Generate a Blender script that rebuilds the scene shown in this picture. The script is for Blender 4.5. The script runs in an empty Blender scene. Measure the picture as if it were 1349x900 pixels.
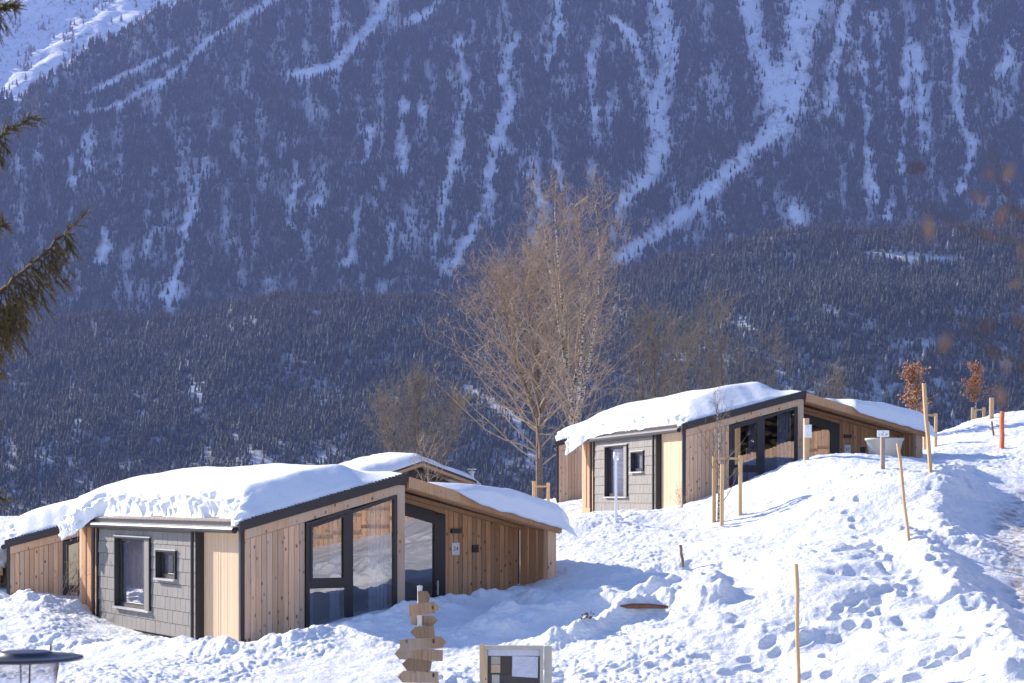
import bpy, math, random
import numpy as np
from mathutils import Vector, Matrix
R = math.radians
sc = bpy.context.scene
C = sc.collection
PX, HY, F = 674.5, 658.0, 2400.0            # lens of the 1349 px wide photograph
def at(px, py, Y): return Vector(((px-PX)/F*Y, Y, -(py-HY)/F*Y))

# ------------------------------------------------------------------ materials
def newmat(name):
    m = bpy.data.materials.new(name); m.use_nodes = True
    nt = m.node_tree; b = nt.nodes['Principled BSDF']
    return m, nt, b
def N(nt, t, **k):
    n = nt.nodes.new(t)
    for a, v in k.items(): setattr(n, a, v)
    return n
def L(nt, a, b): nt.links.new(a, b)
def mixc(nt, fac, a, b, mode='MIX'):
    n = N(nt, 'ShaderNodeMix', data_type='RGBA', blend_type=mode)
    for sock, v in ((n.inputs[0], fac), (n.inputs[6], a), (n.inputs[7], b)):
        if isinstance(v, (int, float)): sock.default_value = v
        elif isinstance(v, tuple): sock.default_value = (*v, 1) if len(v) == 3 else v
        else: L(nt, v, sock)
    return n.outputs[2]
def ramp(nt, src, stops):
    n = N(nt, 'ShaderNodeValToRGB'); e = n.color_ramp.elements
    while len(e) < len(stops): e.new(.5)
    for i, (p, c) in enumerate(stops):
        e[i].position = p; e[i].color = (c, c, c, 1) if isinstance(c, (int, float)) else (*c, 1)
    L(nt, src, n.inputs[0]); return n.outputs[0]
def noise(nt, scale, detail=4, mapscale=None, coord='Object', rough=.5):
    tc = N(nt, 'ShaderNodeTexCoord'); src = tc.outputs[coord]
    if mapscale:
        mp = N(nt, 'ShaderNodeMapping'); mp.inputs['Scale'].default_value = mapscale
        L(nt, src, mp.inputs[0]); src = mp.outputs[0]
    n = N(nt, 'ShaderNodeTexNoise'); n.inputs['Scale'].default_value = scale
    n.inputs['Detail'].default_value = detail; n.inputs['Roughness'].default_value = rough
    L(nt, src, n.inputs['Vector']); return n.outputs[0]
def bump(nt, b, h, dist, strength=1):
    n = N(nt, 'ShaderNodeBump'); n.inputs['Distance'].default_value = dist; n.inputs['Strength'].default_value = strength
    L(nt, h, n.inputs['Height']); L(nt, n.outputs[0], b.inputs['Normal']); return n
def simple(name, col, rough=.6, var=.15, scale=8, metal=0, bmp=0):
    m, nt, b = newmat(name)
    n = noise(nt, scale, 5)
    f = ramp(nt, n, [(.3, 1-var), (.7, 1+var)])
    L(nt, mixc(nt, 1, col, f, 'MULTIPLY'), b.inputs['Base Color'])
    b.inputs['Roughness'].default_value = rough; b.inputs['Metallic'].default_value = metal
    if bmp: bump(nt, b, n, bmp)
    return m
def wood(name, col, dark, knots=.07, rv=.3, grey=(.3,.27,.25), greyf=.3):
    m, nt, b = newmat(name)
    at_ = N(nt, 'ShaderNodeAttribute', attribute_name='rnd'); r = at_.outputs['Fac']
    tc = N(nt, 'ShaderNodeTexCoord')
    off = N(nt, 'ShaderNodeVectorMath', operation='SCALE'); off.inputs[0].default_value = (3.1, 5.7, 9.3); L(nt, r, off.inputs['Scale'])
    def mapped(s, k=1.0):
        v = N(nt, 'ShaderNodeVectorMath', operation='MULTIPLY'); L(nt, tc.outputs['Object'], v.inputs[0]); v.inputs[1].default_value = s
        o = N(nt, 'ShaderNodeVectorMath', operation='SCALE'); L(nt, off.outputs[0], o.inputs[0]); o.inputs['Scale'].default_value = k
        a = N(nt, 'ShaderNodeVectorMath', operation='ADD'); L(nt, v.outputs[0], a.inputs[0]); L(nt, o.outputs[0], a.inputs[1]); return a.outputs[0]
    g = N(nt, 'ShaderNodeTexNoise'); g.inputs['Scale'].default_value = 1; g.inputs['Detail'].default_value = 5; L(nt, mapped((38, 38, 1.6), 5), g.inputs['Vector'])
    g2 = N(nt, 'ShaderNodeTexNoise'); g2.inputs['Scale'].default_value = 1; g2.inputs['Detail'].default_value = 3; L(nt, mapped((2.2, 2.2, .5), 3), g2.inputs['Vector'])
    k = N(nt, 'ShaderNodeTexVoronoi'); k.inputs['Scale'].default_value = 1; L(nt, mapped((8.5, 8.5, 4.2), 7), k.inputs['Vector'])
    kn = ramp(nt, k.outputs['Distance'], [(knots, 1.0), (knots*2.1, 0.0)])
    rr = ramp(nt, r, [(0, 1-rv), (1, 1+rv)])
    c = mixc(nt, 1, col, rr, 'MULTIPLY')
    c = mixc(nt, ramp(nt, g.outputs[0], [(.38, .0), (.68, .55)]), c, dark)
    c = mixc(nt, ramp(nt, g2.outputs[0], [(.45, 0.0), (.65, greyf)]), c, grey)
    kd = N(nt, 'ShaderNodeMath', operation='MULTIPLY'); L(nt, kn, kd.inputs[0]); kv = N(nt, 'ShaderNodeTexNoise'); kv.inputs['Scale'].default_value = 1; L(nt, mapped((5, 5, 2.1), 11), kv.inputs['Vector']); L(nt, ramp(nt, kv.outputs[0], [(.36, 0.), (.44, 1.)]), kd.inputs[1])
    c = mixc(nt, kd.outputs[0], c, tuple(x*.28 for x in dark))
    L(nt, c, b.inputs['Base Color']); b.inputs['Roughness'].default_value = .75
    bump(nt, b, g.outputs[0], .004)
    return m
M = {}
M['larch'] = wood('larch_boards', (.66,.425,.27), (.42,.22,.12), .10, .26, (.50,.40,.32), .6)
M['warm'] = wood('bounce_lit_larch_boards', (.60,.34,.185), (.38,.18,.085), .09, .28, (.48,.31,.20), .4)  # orange light bounced off the snow is put into the porch boards' colour
M['pale'] = wood('pale_spruce_boards', (.66,.49,.33), (.58,.37,.20), .012, .09, (.6,.5,.38), .2)
M['beam'] = wood('glulam_beam', (.55,.32,.17), (.38,.18,.085), .05, .12, (.45,.29,.18), .4)
M['stake'] = wood('stake_wood', (.62,.42,.22), (.45,.26,.12), .04, .2, (.5,.4,.28), .5)
M['oldwood'] = wood('weathered_sign_wood', (.36,.23,.14), (.13,.065,.035), .09, .35, (.36,.30,.25), 1.0)
M['dark'] = simple('anthracite_metal', (.022,.018,.022), .42, .1)
M['slate'] = None
m, nt, b = newmat('fibre_slate')
r_ = N(nt, 'ShaderNodeAttribute', attribute_name='rnd').outputs['Fac']
c = mixc(nt, 1, (.225,.208,.190), ramp(nt, r_, [(0, .94), (1, 1.06)]), 'MULTIPLY')
c = mixc(nt, ramp(nt, noise(nt, 3, 5), [(.4, 0.), (.75, .35)]), c, (.30,.285,.27))
L(nt, c, b.inputs['Base Color']); b.inputs['Roughness'].default_value = .7; bump(nt, b, noise(nt, 60, 3), .002); M['slate'] = m
M['slateedge'] = simple('slate_joint', (.05,.045,.042), .8)
M['alu'] = simple('galvanised_flashing', (.55,.53,.52), .4, .1, 12, .3)
M['batten'] = simple('weathered_eave_batten', (.26,.21,.18), .8, .3, 9)
M['beige'] = simple('beige_powder_coat', (.46,.43,.36), .45, .06, 9)
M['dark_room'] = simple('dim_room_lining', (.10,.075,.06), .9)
M['curtain'] = simple('pale_curtain', (.45,.47,.55), .9, .25, 14)
M['concrete'] = simple('pale_tub_plastic', (.55,.52,.46), .7, .06, 4)
M['plate'] = simple('white_sign_plate', (.80,.82,.84), .4, .03, 5)
M['paper'] = simple('notice_paper', (.66,.68,.78), .8, .08, 30)
M['ink'] = simple('dark_ink', (.05,.07,.12), .7)
M['board_back'] = simple('dark_pinboard', (.028,.018,.018), .6, .2)
M['red'] = simple('red_paint', (.62,.15,.05), .5, .15, 10)
M['orange_dirt'] = simple('brown_plank', (.20,.085,.045), .8, .3, 15)
M['bark'] = simple('grey_brown_bark', (.17,.125,.095), .9, .45, 14, 0, .01)
M['twig'] = simple('pale_brown_twigs', (.33,.245,.18), .85, .35, 3)
M['olivetwig'] = simple('olive_twigs', (.20,.16,.12), .85, .35, 3)
m, nt, b = newmat('birch_bark')
c = mixc(nt, ramp(nt, noise(nt, 6, 6, (1, 1, 2.5)), [(.42, 0.), (.56, 1.)]), (.62,.54,.46), (.10,.07,.05))
L(nt, c, b.inputs['Base Color']); b.inputs['Roughness'].default_value = .8; M['birch'] = m
M['leaf'] = None
M['needle'] = None
def foliage(name, col, tr):
    m, nt, b = newmat(name)
    n = noise(nt, 14, 4); c = mixc(nt, 1, col, ramp(nt, n, [(.3, .6), (.7, 1.4)]), 'MULTIPLY'); L(nt, c, b.inputs['Base Color']); b.inputs['Roughness'].default_value = .6
    t = N(nt, 'ShaderNodeBsdfTranslucent'); L(nt, c, t.inputs[0]); mx = N(nt, 'ShaderNodeMixShader'); mx.inputs[0].default_value = tr
    L(nt, b.outputs[0], mx.inputs[1]); L(nt, t.outputs[0], mx.inputs[2]); L(nt, mx.outputs[0], nt.nodes['Material Output'].inputs[0]); return m
M['leaf'] = foliage('dry_beech_leaves', (.40,.20,.10), .4)
M['needle'] = foliage('spruce_needles', (.20,.185,.05), .5)
M['near_leaf'] = foliage('dull_beech_leaves', (.15,.095,.07), .4)
M['dark_needle'] = foliage('dark_spruce_needles', (.075,.055,.028), .2)
M['spruce_twig'] = simple('spruce_twig_bark', (.09,.055,.03), .8, .3, 12)
M['hub'] = simple('lamp_metal', (.05,.05,.065), .35, .1, 10, .3)
def glass(name, refl, tint, trans=.0, rough=.01):
    m, nt, b = newmat(name)
    nt.nodes.remove(b)
    out = nt.nodes['Material Output']
    g = N(nt, 'ShaderNodeBsdfGlossy'); g.inputs['Roughness'].default_value = rough; g.inputs['Color'].default_value = (.95,.95,1,1)
    t = N(nt, 'ShaderNodeBsdfTransparent'); t.inputs['Color'].default_value = (*tint, 1)
    fr = N(nt, 'ShaderNodeMath', operation='POWER'); lw = N(nt, 'ShaderNodeLayerWeight'); lw.inputs[0].default_value = .5; L(nt, lw.outputs['Facing'], fr.inputs[0]); fr.inputs[1].default_value = 4.
    ad = N(nt, 'ShaderNodeMath', operation='ADD', use_clamp=True); L(nt, fr.outputs[0], ad.inputs[0]); ad.inputs[1].default_value = refl
    mx = N(nt, 'ShaderNodeMixShader'); L(nt, ad.outputs[0], mx.inputs[0]); L(nt, t.outputs[0], mx.inputs[1]); L(nt, g.outputs[0], mx.inputs[2])
    L(nt, mx.outputs[0], out.inputs[0]); return m
M['glass'] = glass('coated_window_glass', .22, (.62,.63,.68))
M['lampglass'] = glass('lamp_glass', .16, (.97,.97,.98), rough=.2)
# snow
def snow_mat(name, bscale, bdist, dirt=False):
    m, nt, b = newmat(name)
    n = noise(nt, bscale, 6, rough=.65); n2 = noise(nt, bscale*.13, 3)
    col = mixc(nt, ramp(nt, n2, [(.3, 0.), (.7, 1.)]), (.83,.845,.87), (.88,.885,.895))
    if dirt:
        d = N(nt, 'ShaderNodeAttribute', attribute_name='dirt').outputs['Fac']
        nn = noise(nt, 4.5, 6, rough=.7)
        mm = N(nt, 'ShaderNodeMath', operation='MULTIPLY'); L(nt, d, mm.inputs[0]); L(nt, ramp(nt, nn, [(.42, .0), (.60, 1.)]), mm.inputs[1])
        col = mixc(nt, mm.outputs[0], col, (.36,.29,.25))
    L(nt, col, b.inputs['Base Color']); b.inputs['Roughness'].default_value = .55
    b.inputs['Specular IOR Level'].default_value = .3
    bump(nt, b, n, bdist)
    return m
M['snow'] = snow_mat('ground_snow', 13, .045, True)
M['roofsnow'] = snow_mat('roof_snow', 14, .012)
# mountain
m, nt, b = newmat('mountain_snow_and_rock')
geo = N(nt, 'ShaderNodeNewGeometry')
sn0 = ramp(nt, noise(nt, .22, 6, (1, .5, .5), rough=.8), [(.50, 0.), (.60, .8)])
sn = mixc(nt, ramp(nt, noise(nt, .06, 8, (1, .6, .35), rough=.75), [(.52, 0.), (.64, .85)]), (.66,.72,.80), (.09,.085,.09))  # snow colour darkened to stand in for blocked sky; dark noise is rock
rk = mixc(nt, ramp(nt, noise(nt, .012, 3), [(.45, 0.), (.6, 1.)]), sn, mixc(nt, .5, sn, mixc(nt, sn0, sn, (.07,.065,.07))))
op = N(nt, 'ShaderNodeAttribute', attribute_name='open').outputs['Fac']
scrub = mixc(nt, ramp(nt, noise(nt, .35, 5, (1, .5, .3), rough=.75), [(.55, 0.), (.68, .8)]), (.10,.105,.11), (.42,.46,.52))
L(nt, mixc(nt, op, scrub, rk), b.inputs['Base Color']); b.inputs['Roughness'].default_value = .9; M['mount'] = m
m, nt, b = newmat('forest_trees')
tn = N(nt, 'ShaderNodeAttribute', attribute_name='rnd').outputs['Fac']
cc = N(nt, 'ShaderNodeValToRGB'); e = cc.color_ramp.elements
e[0].position = 0; e[0].color = (.016,.026,.024,1); e[1].position = 1; e[1].color = (.30,.33,.36,1)
for p, q in ((.55, (.038,.048,.044,1)), (.62, (.085,.062,.050,1)), (.80, (.15,.11,.085,1)), (.88, (.20,.20,.20,1))):
    x = e.new(p); x.color = q
L(nt, tn, cc.inputs[0])
dust = ramp(nt, noise(nt, .9, 3), [(.60, 0.), (.74, .38)])
L(nt, mixc(nt, dust, cc.outputs[0], (.62,.66,.72)), b.inputs['Base Color']); b.inputs['Roughness'].default_value = .95
M['forest'] = m

# ------------------------------------------------------------------ mesh helpers
class MB:
    def __init__(s): s.v = []; s.f = []; s.r = []; s.m = []
    def add(s, vs, fs, r=0., mi=0):
        o = len(s.v); s.v += [tuple(p) for p in vs]
        for f in fs: s.f.append(tuple(i+o for i in f)); s.r.append(r); s.m.append(mi)
    def box(s, x0, x1, y0, y1, z0, z1, r=None, mi=0):
        if r is None: r = random.random()
        s.add([(x0,y0,z0),(x1,y0,z0),(x1,y1,z0),(x0,y1,z0),(x0,y0,z1),(x1,y0,z1),(x1,y1,z1),(x0,y1,z1)],
              [(0,3,2,1),(4,5,6,7),(0,1,5,4),(1,2,6,5),(2,3,7,6),(3,0,4,7)], r, mi)
    def prism(s, poly, lo, hi, axis='y', r=None, mi=0):
        """poly: list of 2-D points; extruded along axis"""
        if r is None: r = random.random()
        n = len(poly)
        def P(a, b, c): return (a, c, b) if axis == 'y' else ((c, a, b) if axis == 'x' else (a, b, c))
        vs = [P(a, b, lo) for a, b in poly]+[P(a, b, hi) for a, b in poly]
        fs = [tuple(range(n)), tuple(range(2*n-1, n-1, -1))]+[(i, i+n, (i+1) % n+n, (i+1) % n) for i in range(n)]
        s.add(vs, fs, r, mi)
    def tube(s, pts, rads, k=4, r=0., mi=0, cap=True):
        pts = [Vector(p) for p in pts]; n = len(pts); vs = []; u = None
        for i, p in enumerate(pts):
            d = (pts[min(i+1, n-1)]-pts[max(i-1, 0)])
            d = d.normalized() if d.length > 1e-9 else Vector((0,0,1))
            if u is None: u = d.orthogonal().normalized()
            u = (u-d*u.dot(d)); u = u.normalized() if u.length > 1e-6 else d.orthogonal().normalized()
            w = d.cross(u)
            for j in range(k):
                a = 2*math.pi*j/k; vs.append(p+(u*math.cos(a)+w*math.sin(a))*rads[i])
        fs = [(i*k+j, i*k+(j+1) % k, (i+1)*k+(j+1) % k, (i+1)*k+j) for i in range(n-1) for j in range(k)]
        if cap: fs += [tuple(range(k-1, -1, -1)), tuple(range((n-1)*k, n*k))]
        s.add(vs, fs, r, mi)
    def lathe(s, prof, k=24, c=(0,0,0), r=0., mi=0, sx=1, sy=1):
        vs = [(c[0]+rr*sx*math.cos(2*math.pi*j/k), c[1]+rr*sy*math.sin(2*math.pi*j/k), c[2]+z) for rr, z in prof for j in range(k)]
        fs = [(i*k+j, i*k+(j+1) % k, (i+1)*k+(j+1) % k, (i+1)*k+j) for i in range(len(prof)-1) for j in range(k)]
        fs += [tuple(range(k-1, -1, -1)), tuple(range((len(prof)-1)*k, len(prof)*k))]
        s.add(vs, fs, r, mi)
    def build(s, name, mats, parent=None, smooth=False, bevel=0, loc=None):
        me = bpy.data.meshes.new(name); me.from_pydata(s.v, [], s.f)
        a = me.attributes.new('rnd', 'FLOAT', 'FACE'); a.data.foreach_set('value', np.array(s.r, 'f'))
        for m_ in (mats if isinstance(mats, (list, tuple)) else [mats]): me.materials.append(m_)
        me.polygons.foreach_set('material_index', s.m)
        if smooth: me.polygons.foreach_set('use_smooth', [True]*len(me.polygons))
        me.update()
        o = bpy.data.objects.new(name, me); C.objects.link(o); o.parent = parent
        if loc is not None: o.location = loc
        if bevel:
            bv = o.modifiers.new('bevel', 'BEVEL'); bv.width = bevel; bv.segments = 2; bv.limit_method = 'ANGLE'
        return o
def bigmesh(name, V, Fq, mat, rnd=None, smooth=False, dom='POINT', k=4, attr='rnd'):
    me = bpy.data.meshes.new(name); nf = len(Fq)
    me.vertices.add(len(V)); me.vertices.foreach_set('co', np.ascontiguousarray(V, 'f').ravel())
    me.loops.add(nf*k); me.loops.foreach_set('vertex_index', np.ascontiguousarray(Fq, 'i').ravel())
    me.polygons.add(nf); me.polygons.foreach_set('loop_start', np.arange(0, nf*k, k, dtype='i'))
    me.polygons.foreach_set('loop_total', np.full(nf, k, 'i'))
    if smooth: me.polygons.foreach_set('use_smooth', np.ones(nf, bool))
    if rnd is not None:
        a = me.attributes.new(attr, 'FLOAT', dom); a.data.foreach_set('value', np.ascontiguousarray(rnd, 'f'))
    me.materials.append(mat); me.update(calc_edges=True)
    o = bpy.data.objects.new(name, me); C.objects.link(o); return o
def tag(o, label=None, cat=None, group=None, kind=None):
    if label: o['label'] = label
    if cat: o['category'] = cat
    if group: o['group'] = group
    if kind: o['kind'] = kind
    return o
def empty(name, loc=(0,0,0), rz=0, **k):
    o = bpy.data.objects.new(name, None); C.objects.link(o); o.location = loc; o.rotation_euler = (0,0,rz)
    o.empty_display_size = .2
    return tag(o, **k)

# ------------------------------------------------------------------ numpy noise
def _h(ix, iy, seed):
    n = (ix.astype(np.int64)*374761393+iy.astype(np.int64)*668265263+seed*1274126177) & 0xffffffff
    n = ((n ^ (n >> 13))*1274126177) & 0xffffffff
    return (n ^ (n >> 16)) & 0xffffffff
def pn(x, y, seed=0):
    x = np.asarray(x, float); y = np.asarray(y, float)
    ix = np.floor(x); iy = np.floor(y); fx = x-ix; fy = y-iy
    u = fx*fx*fx*(fx*(fx*6-15)+10); v = fy*fy*fy*(fy*(fy*6-15)+10)
    def g(a, b):
        t = _h(ix+a, iy+b, seed)/4294967296.0*2*np.pi
        return np.cos(t)*(fx-a)+np.sin(t)*(fy-b)
    return 1.5*((g(0,0)*(1-u)+g(1,0)*u)*(1-v)+(g(0,1)*(1-u)+g(1,1)*u)*v)
def fbm(x, y, o=4, seed=0, g=.5):
    s = 0; a = 1
    for i in range(o): s = s+a*pn(x, y, seed+i*7); x = x*2.03; y = y*2.03; a *= g
    return s
def worley(x, y, seed=0):
    ix = np.floor(x); iy = np.floor(y); d = np.full(np.shape(x), 9.)
    for a in (-1, 0, 1):
        for b in (-1, 0, 1):
            h = _h(ix+a, iy+b, seed); h2 = _h(ix+a, iy+b, seed+91)
            px = ix+a+(h & 0xffff)/65536.; py = iy+b+(h2 & 0xffff)/65536.
            d = np.minimum(d, (x-px)**2+(y-py)**2)
    return np.sqrt(d)
def sstep(a, b, x): t = np.clip((x-a)/(b-a), 0, 1); return t*t*(3-2*t)
def segdist(x, y, P):
    """distance to polyline with per-vertex value interpolation: returns (dist, value)"""
    best = np.full(np.shape(x), 1e9); val = np.zeros(np.shape(x))
    for a, b in zip(P[:-1], P[1:]):
        dx, dy = b[0]-a[0], b[1]-a[1]
        t = np.clip(((x-a[0])*dx+(y-a[1])*dy)/(dx*dx+dy*dy+1e-9), 0, 1)
        d = np.hypot(x-a[0]-t*dx, y-a[1]-t*dy); w = a[2]+(b[2]-a[2])*t
        k = d/np.maximum(w, 1e-6) if False else d
        m_ = k < best; best = np.where(m_, d, best); val = np.where(m_, w, val)
    return best, val

# ------------------------------------------------------------------ ground
CP = [  # px, py, depth
 (0,835,38),(60,826,39),(130,830,42.3),(190,842,39.6),(255,850,37),(318,851,34.2),(400,833,34.6),(450,817,35.0),(530,802,35.9),
 (585,794,37.6),(690,782,38.8),(733,776,37.4),(585,800,40),
 (10,796,43.6),(55,790,43),(95,788,43.5),(105,800,41.8),(-80,800,44),(-300,810,44),(-60,900,30),(-400,900,30),
 (0,905,29.5),(100,898,29.5),(200,893,29.5),(300,893,29.3),(420,893,29.5),(520,895,29.5),(620,898,29.5),(760,902,28.5),(900,900,27.8),(1051,912,26.7),
 (1200,895,25.6),(1349,900,24.5),(1600,880,25),
 (640,836,33),(760,828,33),(560,838,32.8),(690,812,35.2),(850,802,33),(900,745,37.5),(1000,800,31),(1100,722,34.5),(1000,745,35.5),(1197,713,36),(1150,760,32),(1250,790,30.5),
 (1226,624,40.5),(752,760,37.9),(757,720,40.8),(750,682,47),(830,674,49.5),(903,667,48.7),(945,690,45),(976,681,45),(940,720,41.5),(830,730,42),
 (1050,611,47.5),(1000,642,46.8),(1100,602,47.2),(1165,602,46.8),(1163,622,44),(1100,650,42.5),(1050,690,39.5),(1120,690,38.3),(1218,603,49.3),(1250,586,55),
 (1290,556,60),(1320,589,54),(1265,575,58),(1349,566,62),(1349,622,47),(1349,700,38),(1300,800,31),(1300,680,40),(1420,600,50),(1420,700,38),(1600,560,60),(1600,620,45),(1500,780,32),
 (1285,554,74),(1232,590,58),(1400,560,80),(1180,600,75),(1050,640,75),(900,650,75),(750,662,66),(733,663,65),(640,680,62),(500,690,62),(300,690,65),(100,700,65),(-200,700,65),
 (555,668,95),(710,664,90),(950,655,95),(300,680,100),(0,690,100),(1200,610,110),(-400,690,110),(1700,590,110),(700,668,140),(0,680,150),(1350,620,150),(1900,620,150),(-600,680,150)]
cpw = [(*at(*c)[:2], at(*c)[2]) for c in CP]
cpw += [(-2.6,24,-3.5),(-1.2,24,-3.5),(0,24,-3.55),(.6,24,-3.6),(5,22,-3.1),(9,20,-2.6),(-8,24,-3.6),(-14,22,-3.7),(0,14,-4.3),(-6,12,-4.3),(6,12,-4.1),(0,5,-4.4),(-8,4,-4.4),(8,4,-4.3),
        (16,24,-1.6),(16,14,-2.6),(22,22,-.6),(22,32,1.0),(30,20,.6),(30,5,-1.5),(40,30,2.5),(-20,35,-3.4),(-30,20,-3.8),(-40,40,-3.6),(45,60,5),(45,0,0)]
# interior of the cabins' footprints
for (x, y, z) in ((-4.5,39,-2.7),(-6,43,-2.8),(-2,42,-2.4),(6,55,-.4),(9,54,.3)): cpw.append((x, y, z))
cpw = np.array(cpw, float)
def tps(r2): return .5*r2*np.log(np.maximum(r2, 1e-12))
_n = len(cpw); _A = np.zeros((_n+3, _n+3))
_d2 = (cpw[:,0][:,None]-cpw[:,0])**2+(cpw[:,1][:,None]-cpw[:,1])**2
_A[:_n,:_n] = tps(_d2)+np.eye(_n)*1.2; _A[:_n,_n] = 1; _A[:_n,_n+1:] = cpw[:,:2]; _A[_n,:_n] = 1; _A[_n+1:,:_n] = cpw[:,:2].T
_w = np.linalg.solve(_A, np.concatenate([cpw[:,2], [0,0,0]]))
def gbase(x, y):
    x = np.asarray(x, float); y = np.asarray(y, float)
    cx = np.clip(x, -42, 46); cy = np.clip(y, 1, 150)
    s = _w[_n]+_w[_n+1]*cx+_w[_n+2]*cy
    for i in range(_n): s = s+_w[i]*tps((cx-cpw[i,0])**2+(cy-cpw[i,1])**2)
    t = sstep(110, 600, y)*1.0
    s = s*(1-t)+(-34)*t
    return s
RIDGES = []   # (polyline [(x,y,halfwidth)], height)
def ridge(pts, hgt): RIDGES.append(([(*at(a, b_, c_)[:2], w_) for a, b_, c_, w_ in pts], hgt))
ridge([(640,838,33,.5),(700,822,34,.5),(760,812,34.5,.5),(830,800,33.8,.45),(930,790,33.5,.4)], .30)
ridge([(740,850,31.5,.45),(800,830,32,.45),(880,815,32.3,.4),(960,812,31.8,.35)], .33)
ridge([(900,838,30.7,.4),(980,845,30,.45),(1060,850,29,.35)], .18)
ridge([(0,842,36,.7),(100,845,35.5,.7),(230,862,33.5,.6),(330,862,32.2,.5),(420,850,33,.6),(520,832,33.8,.6),(600,808,36,.5),(680,792,37.3,.5),(733,782,36.4,.4)], .22)
ridge([(0,800,42.5,.8),(60,800,42,.8),(95,795,42.2,.6)], .3)
ridge([(800,772,37.2,.22),(900,752,37.3,.25),(1000,744,36,.25),(1100,726,34.8,.25),(1180,716,35.5,.25)], -.20)
ridge([(1197,712,36,.5),(1230,760,33,.5),(1290,820,30,.6),(1349,900,25,.7)], .28)
ridge([(1262,610,44,.6),(1240,650,40,.6),(1236,690,37.5,.6),(1275,730,35,.5)], .22)
PATH = [(*at(a, b_, c_)[:2], w_) for a, b_, c_, w_ in [(1420,640,45,1.0),(1352,690,39,.75),(1350,735,35.5,.65),(1400,800,31,.9)]]
def ghi(x, y):
    z = gbase(x, y)
    near = sstep(130, 70, y)
    z = z+near*(.13*fbm(x/3.2, y/3.2, 2, 3))
    rough = sstep(-.35, .5, fbm(x/3.2, y/4.0, 3, 21)+.10)
    smooth_zone = sstep(3.5, 6.0, x)*sstep(36, 32, y)                # wind-smoothed drifts at the lower right
    mound = np.exp(-(((x-8.2)/2.6)**2+((y-46)/1.8)**2))
    rough = np.clip(rough*(1-.85*smooth_zone)*(1-.8*mound), 0, 1)
    wx = x+.25*pn(x*1.1, y*1.1, 5); wy = y+.25*pn(x*1.1, y*1.1, 6)
    w1 = worley(wx/.42, wy/.42, 11); w2 = worley(wx/.19, wy/.19, 12); w3 = worley(x/.10, y/.10, 13)
    ch = .060*np.clip(.75-w1, -.2, 1)+.046*np.clip(.8-w2, -.2, 1)+.036*(.8-w3)
    z = z+near*(.13+.80*rough)*(1-.85*mound)*ch
    z = z+near*(.03*fbm(x/.5, y/.5, 3, 31))*(1-.3*smooth_zone)
    for P, hgt in RIDGES:
        d, w = segdist(x+.25*pn(x*.9, y*.9, 8), y+.35*pn(x*.9, y*.9, 9), P)
        k = np.exp(-(d/np.maximum(w, .1))**2*1.2)
        z = z+hgt*k*(1+.45*fbm(x/.6, y/.6, 3, 41))
    # drift waves and sunken footprints
    z = z+smooth_zone*near*(.12*np.maximum(pn(x/1.6+.5*pn(x/2, y/2, 2), y/.95, 51), -.2)+.07*pn(x/.8, y/.6, 52))
    z = z-smooth_zone*.06*sstep(.42, .08, worley(x/.55+.3*pn(x*2, y*2, 62), y/.85+.3*pn(x*2, y*2, 63), 61))*sstep(-.1, .3, pn(x/1.9, y/1.9, 64)+.1)
    return z
_rs = random.Random(17); DENTS = []
for (pa, pb, n_) in (((1100,640,41.5),(1190,770,32),26),((1020,650,45),(1170,625,43.5),22),((1080,880,27),(1240,730,34.5),34),((1130,900,26),(1330,850,27),22),((960,880,28),(1160,800,31),26),((1200,640,41),(1330,600,50),18),((560,880,29.5),(960,870,28.5),34)):
    A_, B_ = at(*pa), at(*pb)
    for i_ in range(int(n_*.6)):
        t_ = (i_+_rs.uniform(-.25,.25))/(n_*.6); dd_ = (B_-A_).normalized(); s_ = .13 if i_ % 2 else -.13
        DENTS.append((A_.x+(B_.x-A_.x)*t_-dd_.y*s_+_rs.gauss(0,.10), A_.y+(B_.y-A_.y)*t_+dd_.x*s_+_rs.gauss(0,.10), math.atan2(dd_.y, dd_.x)+_rs.gauss(0,.25), _rs.uniform(.04,.09)))
def dents(x, y):
    z = np.zeros_like(x)
    for (dx, dy, a, dp) in DENTS:
        m_ = (np.abs(x-dx) < .5) & (np.abs(y-dy) < .5)
        if not m_.any(): continue
        u = (x[m_]-dx)*math.cos(a)+(y[m_]-dy)*math.sin(a); v = -(x[m_]-dx)*math.sin(a)+(y[m_]-dy)*math.cos(a)
        r = np.sqrt((u/.17)**2+(v/.10)**2)+.15*pn(u*9, v*9, 65); z[m_] += -dp*sstep(1.5, .25, r)+.012*np.exp(-((r-1.5)/.35)**2)
    return z
def make_ground():
    a = np.concatenate([np.linspace(-3, -.62, 18)[:-1], np.linspace(-.62, -.30, 60)[:-1], np.linspace(-.30, .32, 1080)[:-1], np.linspace(.32, .62, 70)[:-1], np.linspace(.62, 3, 20)])
    Yr = np.concatenate([np.geomspace(3, 22, 30)[:-1], np.geomspace(22, 66, 860)[:-1], np.geomspace(66, 150, 150)[:-1], np.geomspace(150, 7800, 50)])
    A, YY = np.meshgrid(a, Yr); X = np.clip(A*YY, -7800, 7800)
    Z = np.empty_like(X)
    for i in range(0, len(Yr), 60): Z[i:i+60] = ghi(X[i:i+60], YY[i:i+60])+dents(X[i:i+60], YY[i:i+60])
    V = np.stack([X, YY, Z], -1).reshape(-1, 3)
    nr, nc = X.shape; I = np.arange(nr*nc).reshape(nr, nc)
    Fq = np.stack([I[:-1,:-1], I[:-1,1:], I[1:,1:], I[1:,:-1]], -1).reshape(-1, 4)
    d, w = segdist(V[:,0], V[:,1], PATH); dirt = np.clip(sstep(1.25, .5, d/np.maximum(w, .01)), 0, 1)
    o = bigmesh('ground', V, Fq, M['snow'], dirt, smooth=True, attr='dirt')
    tag(o, kind='structure')
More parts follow.
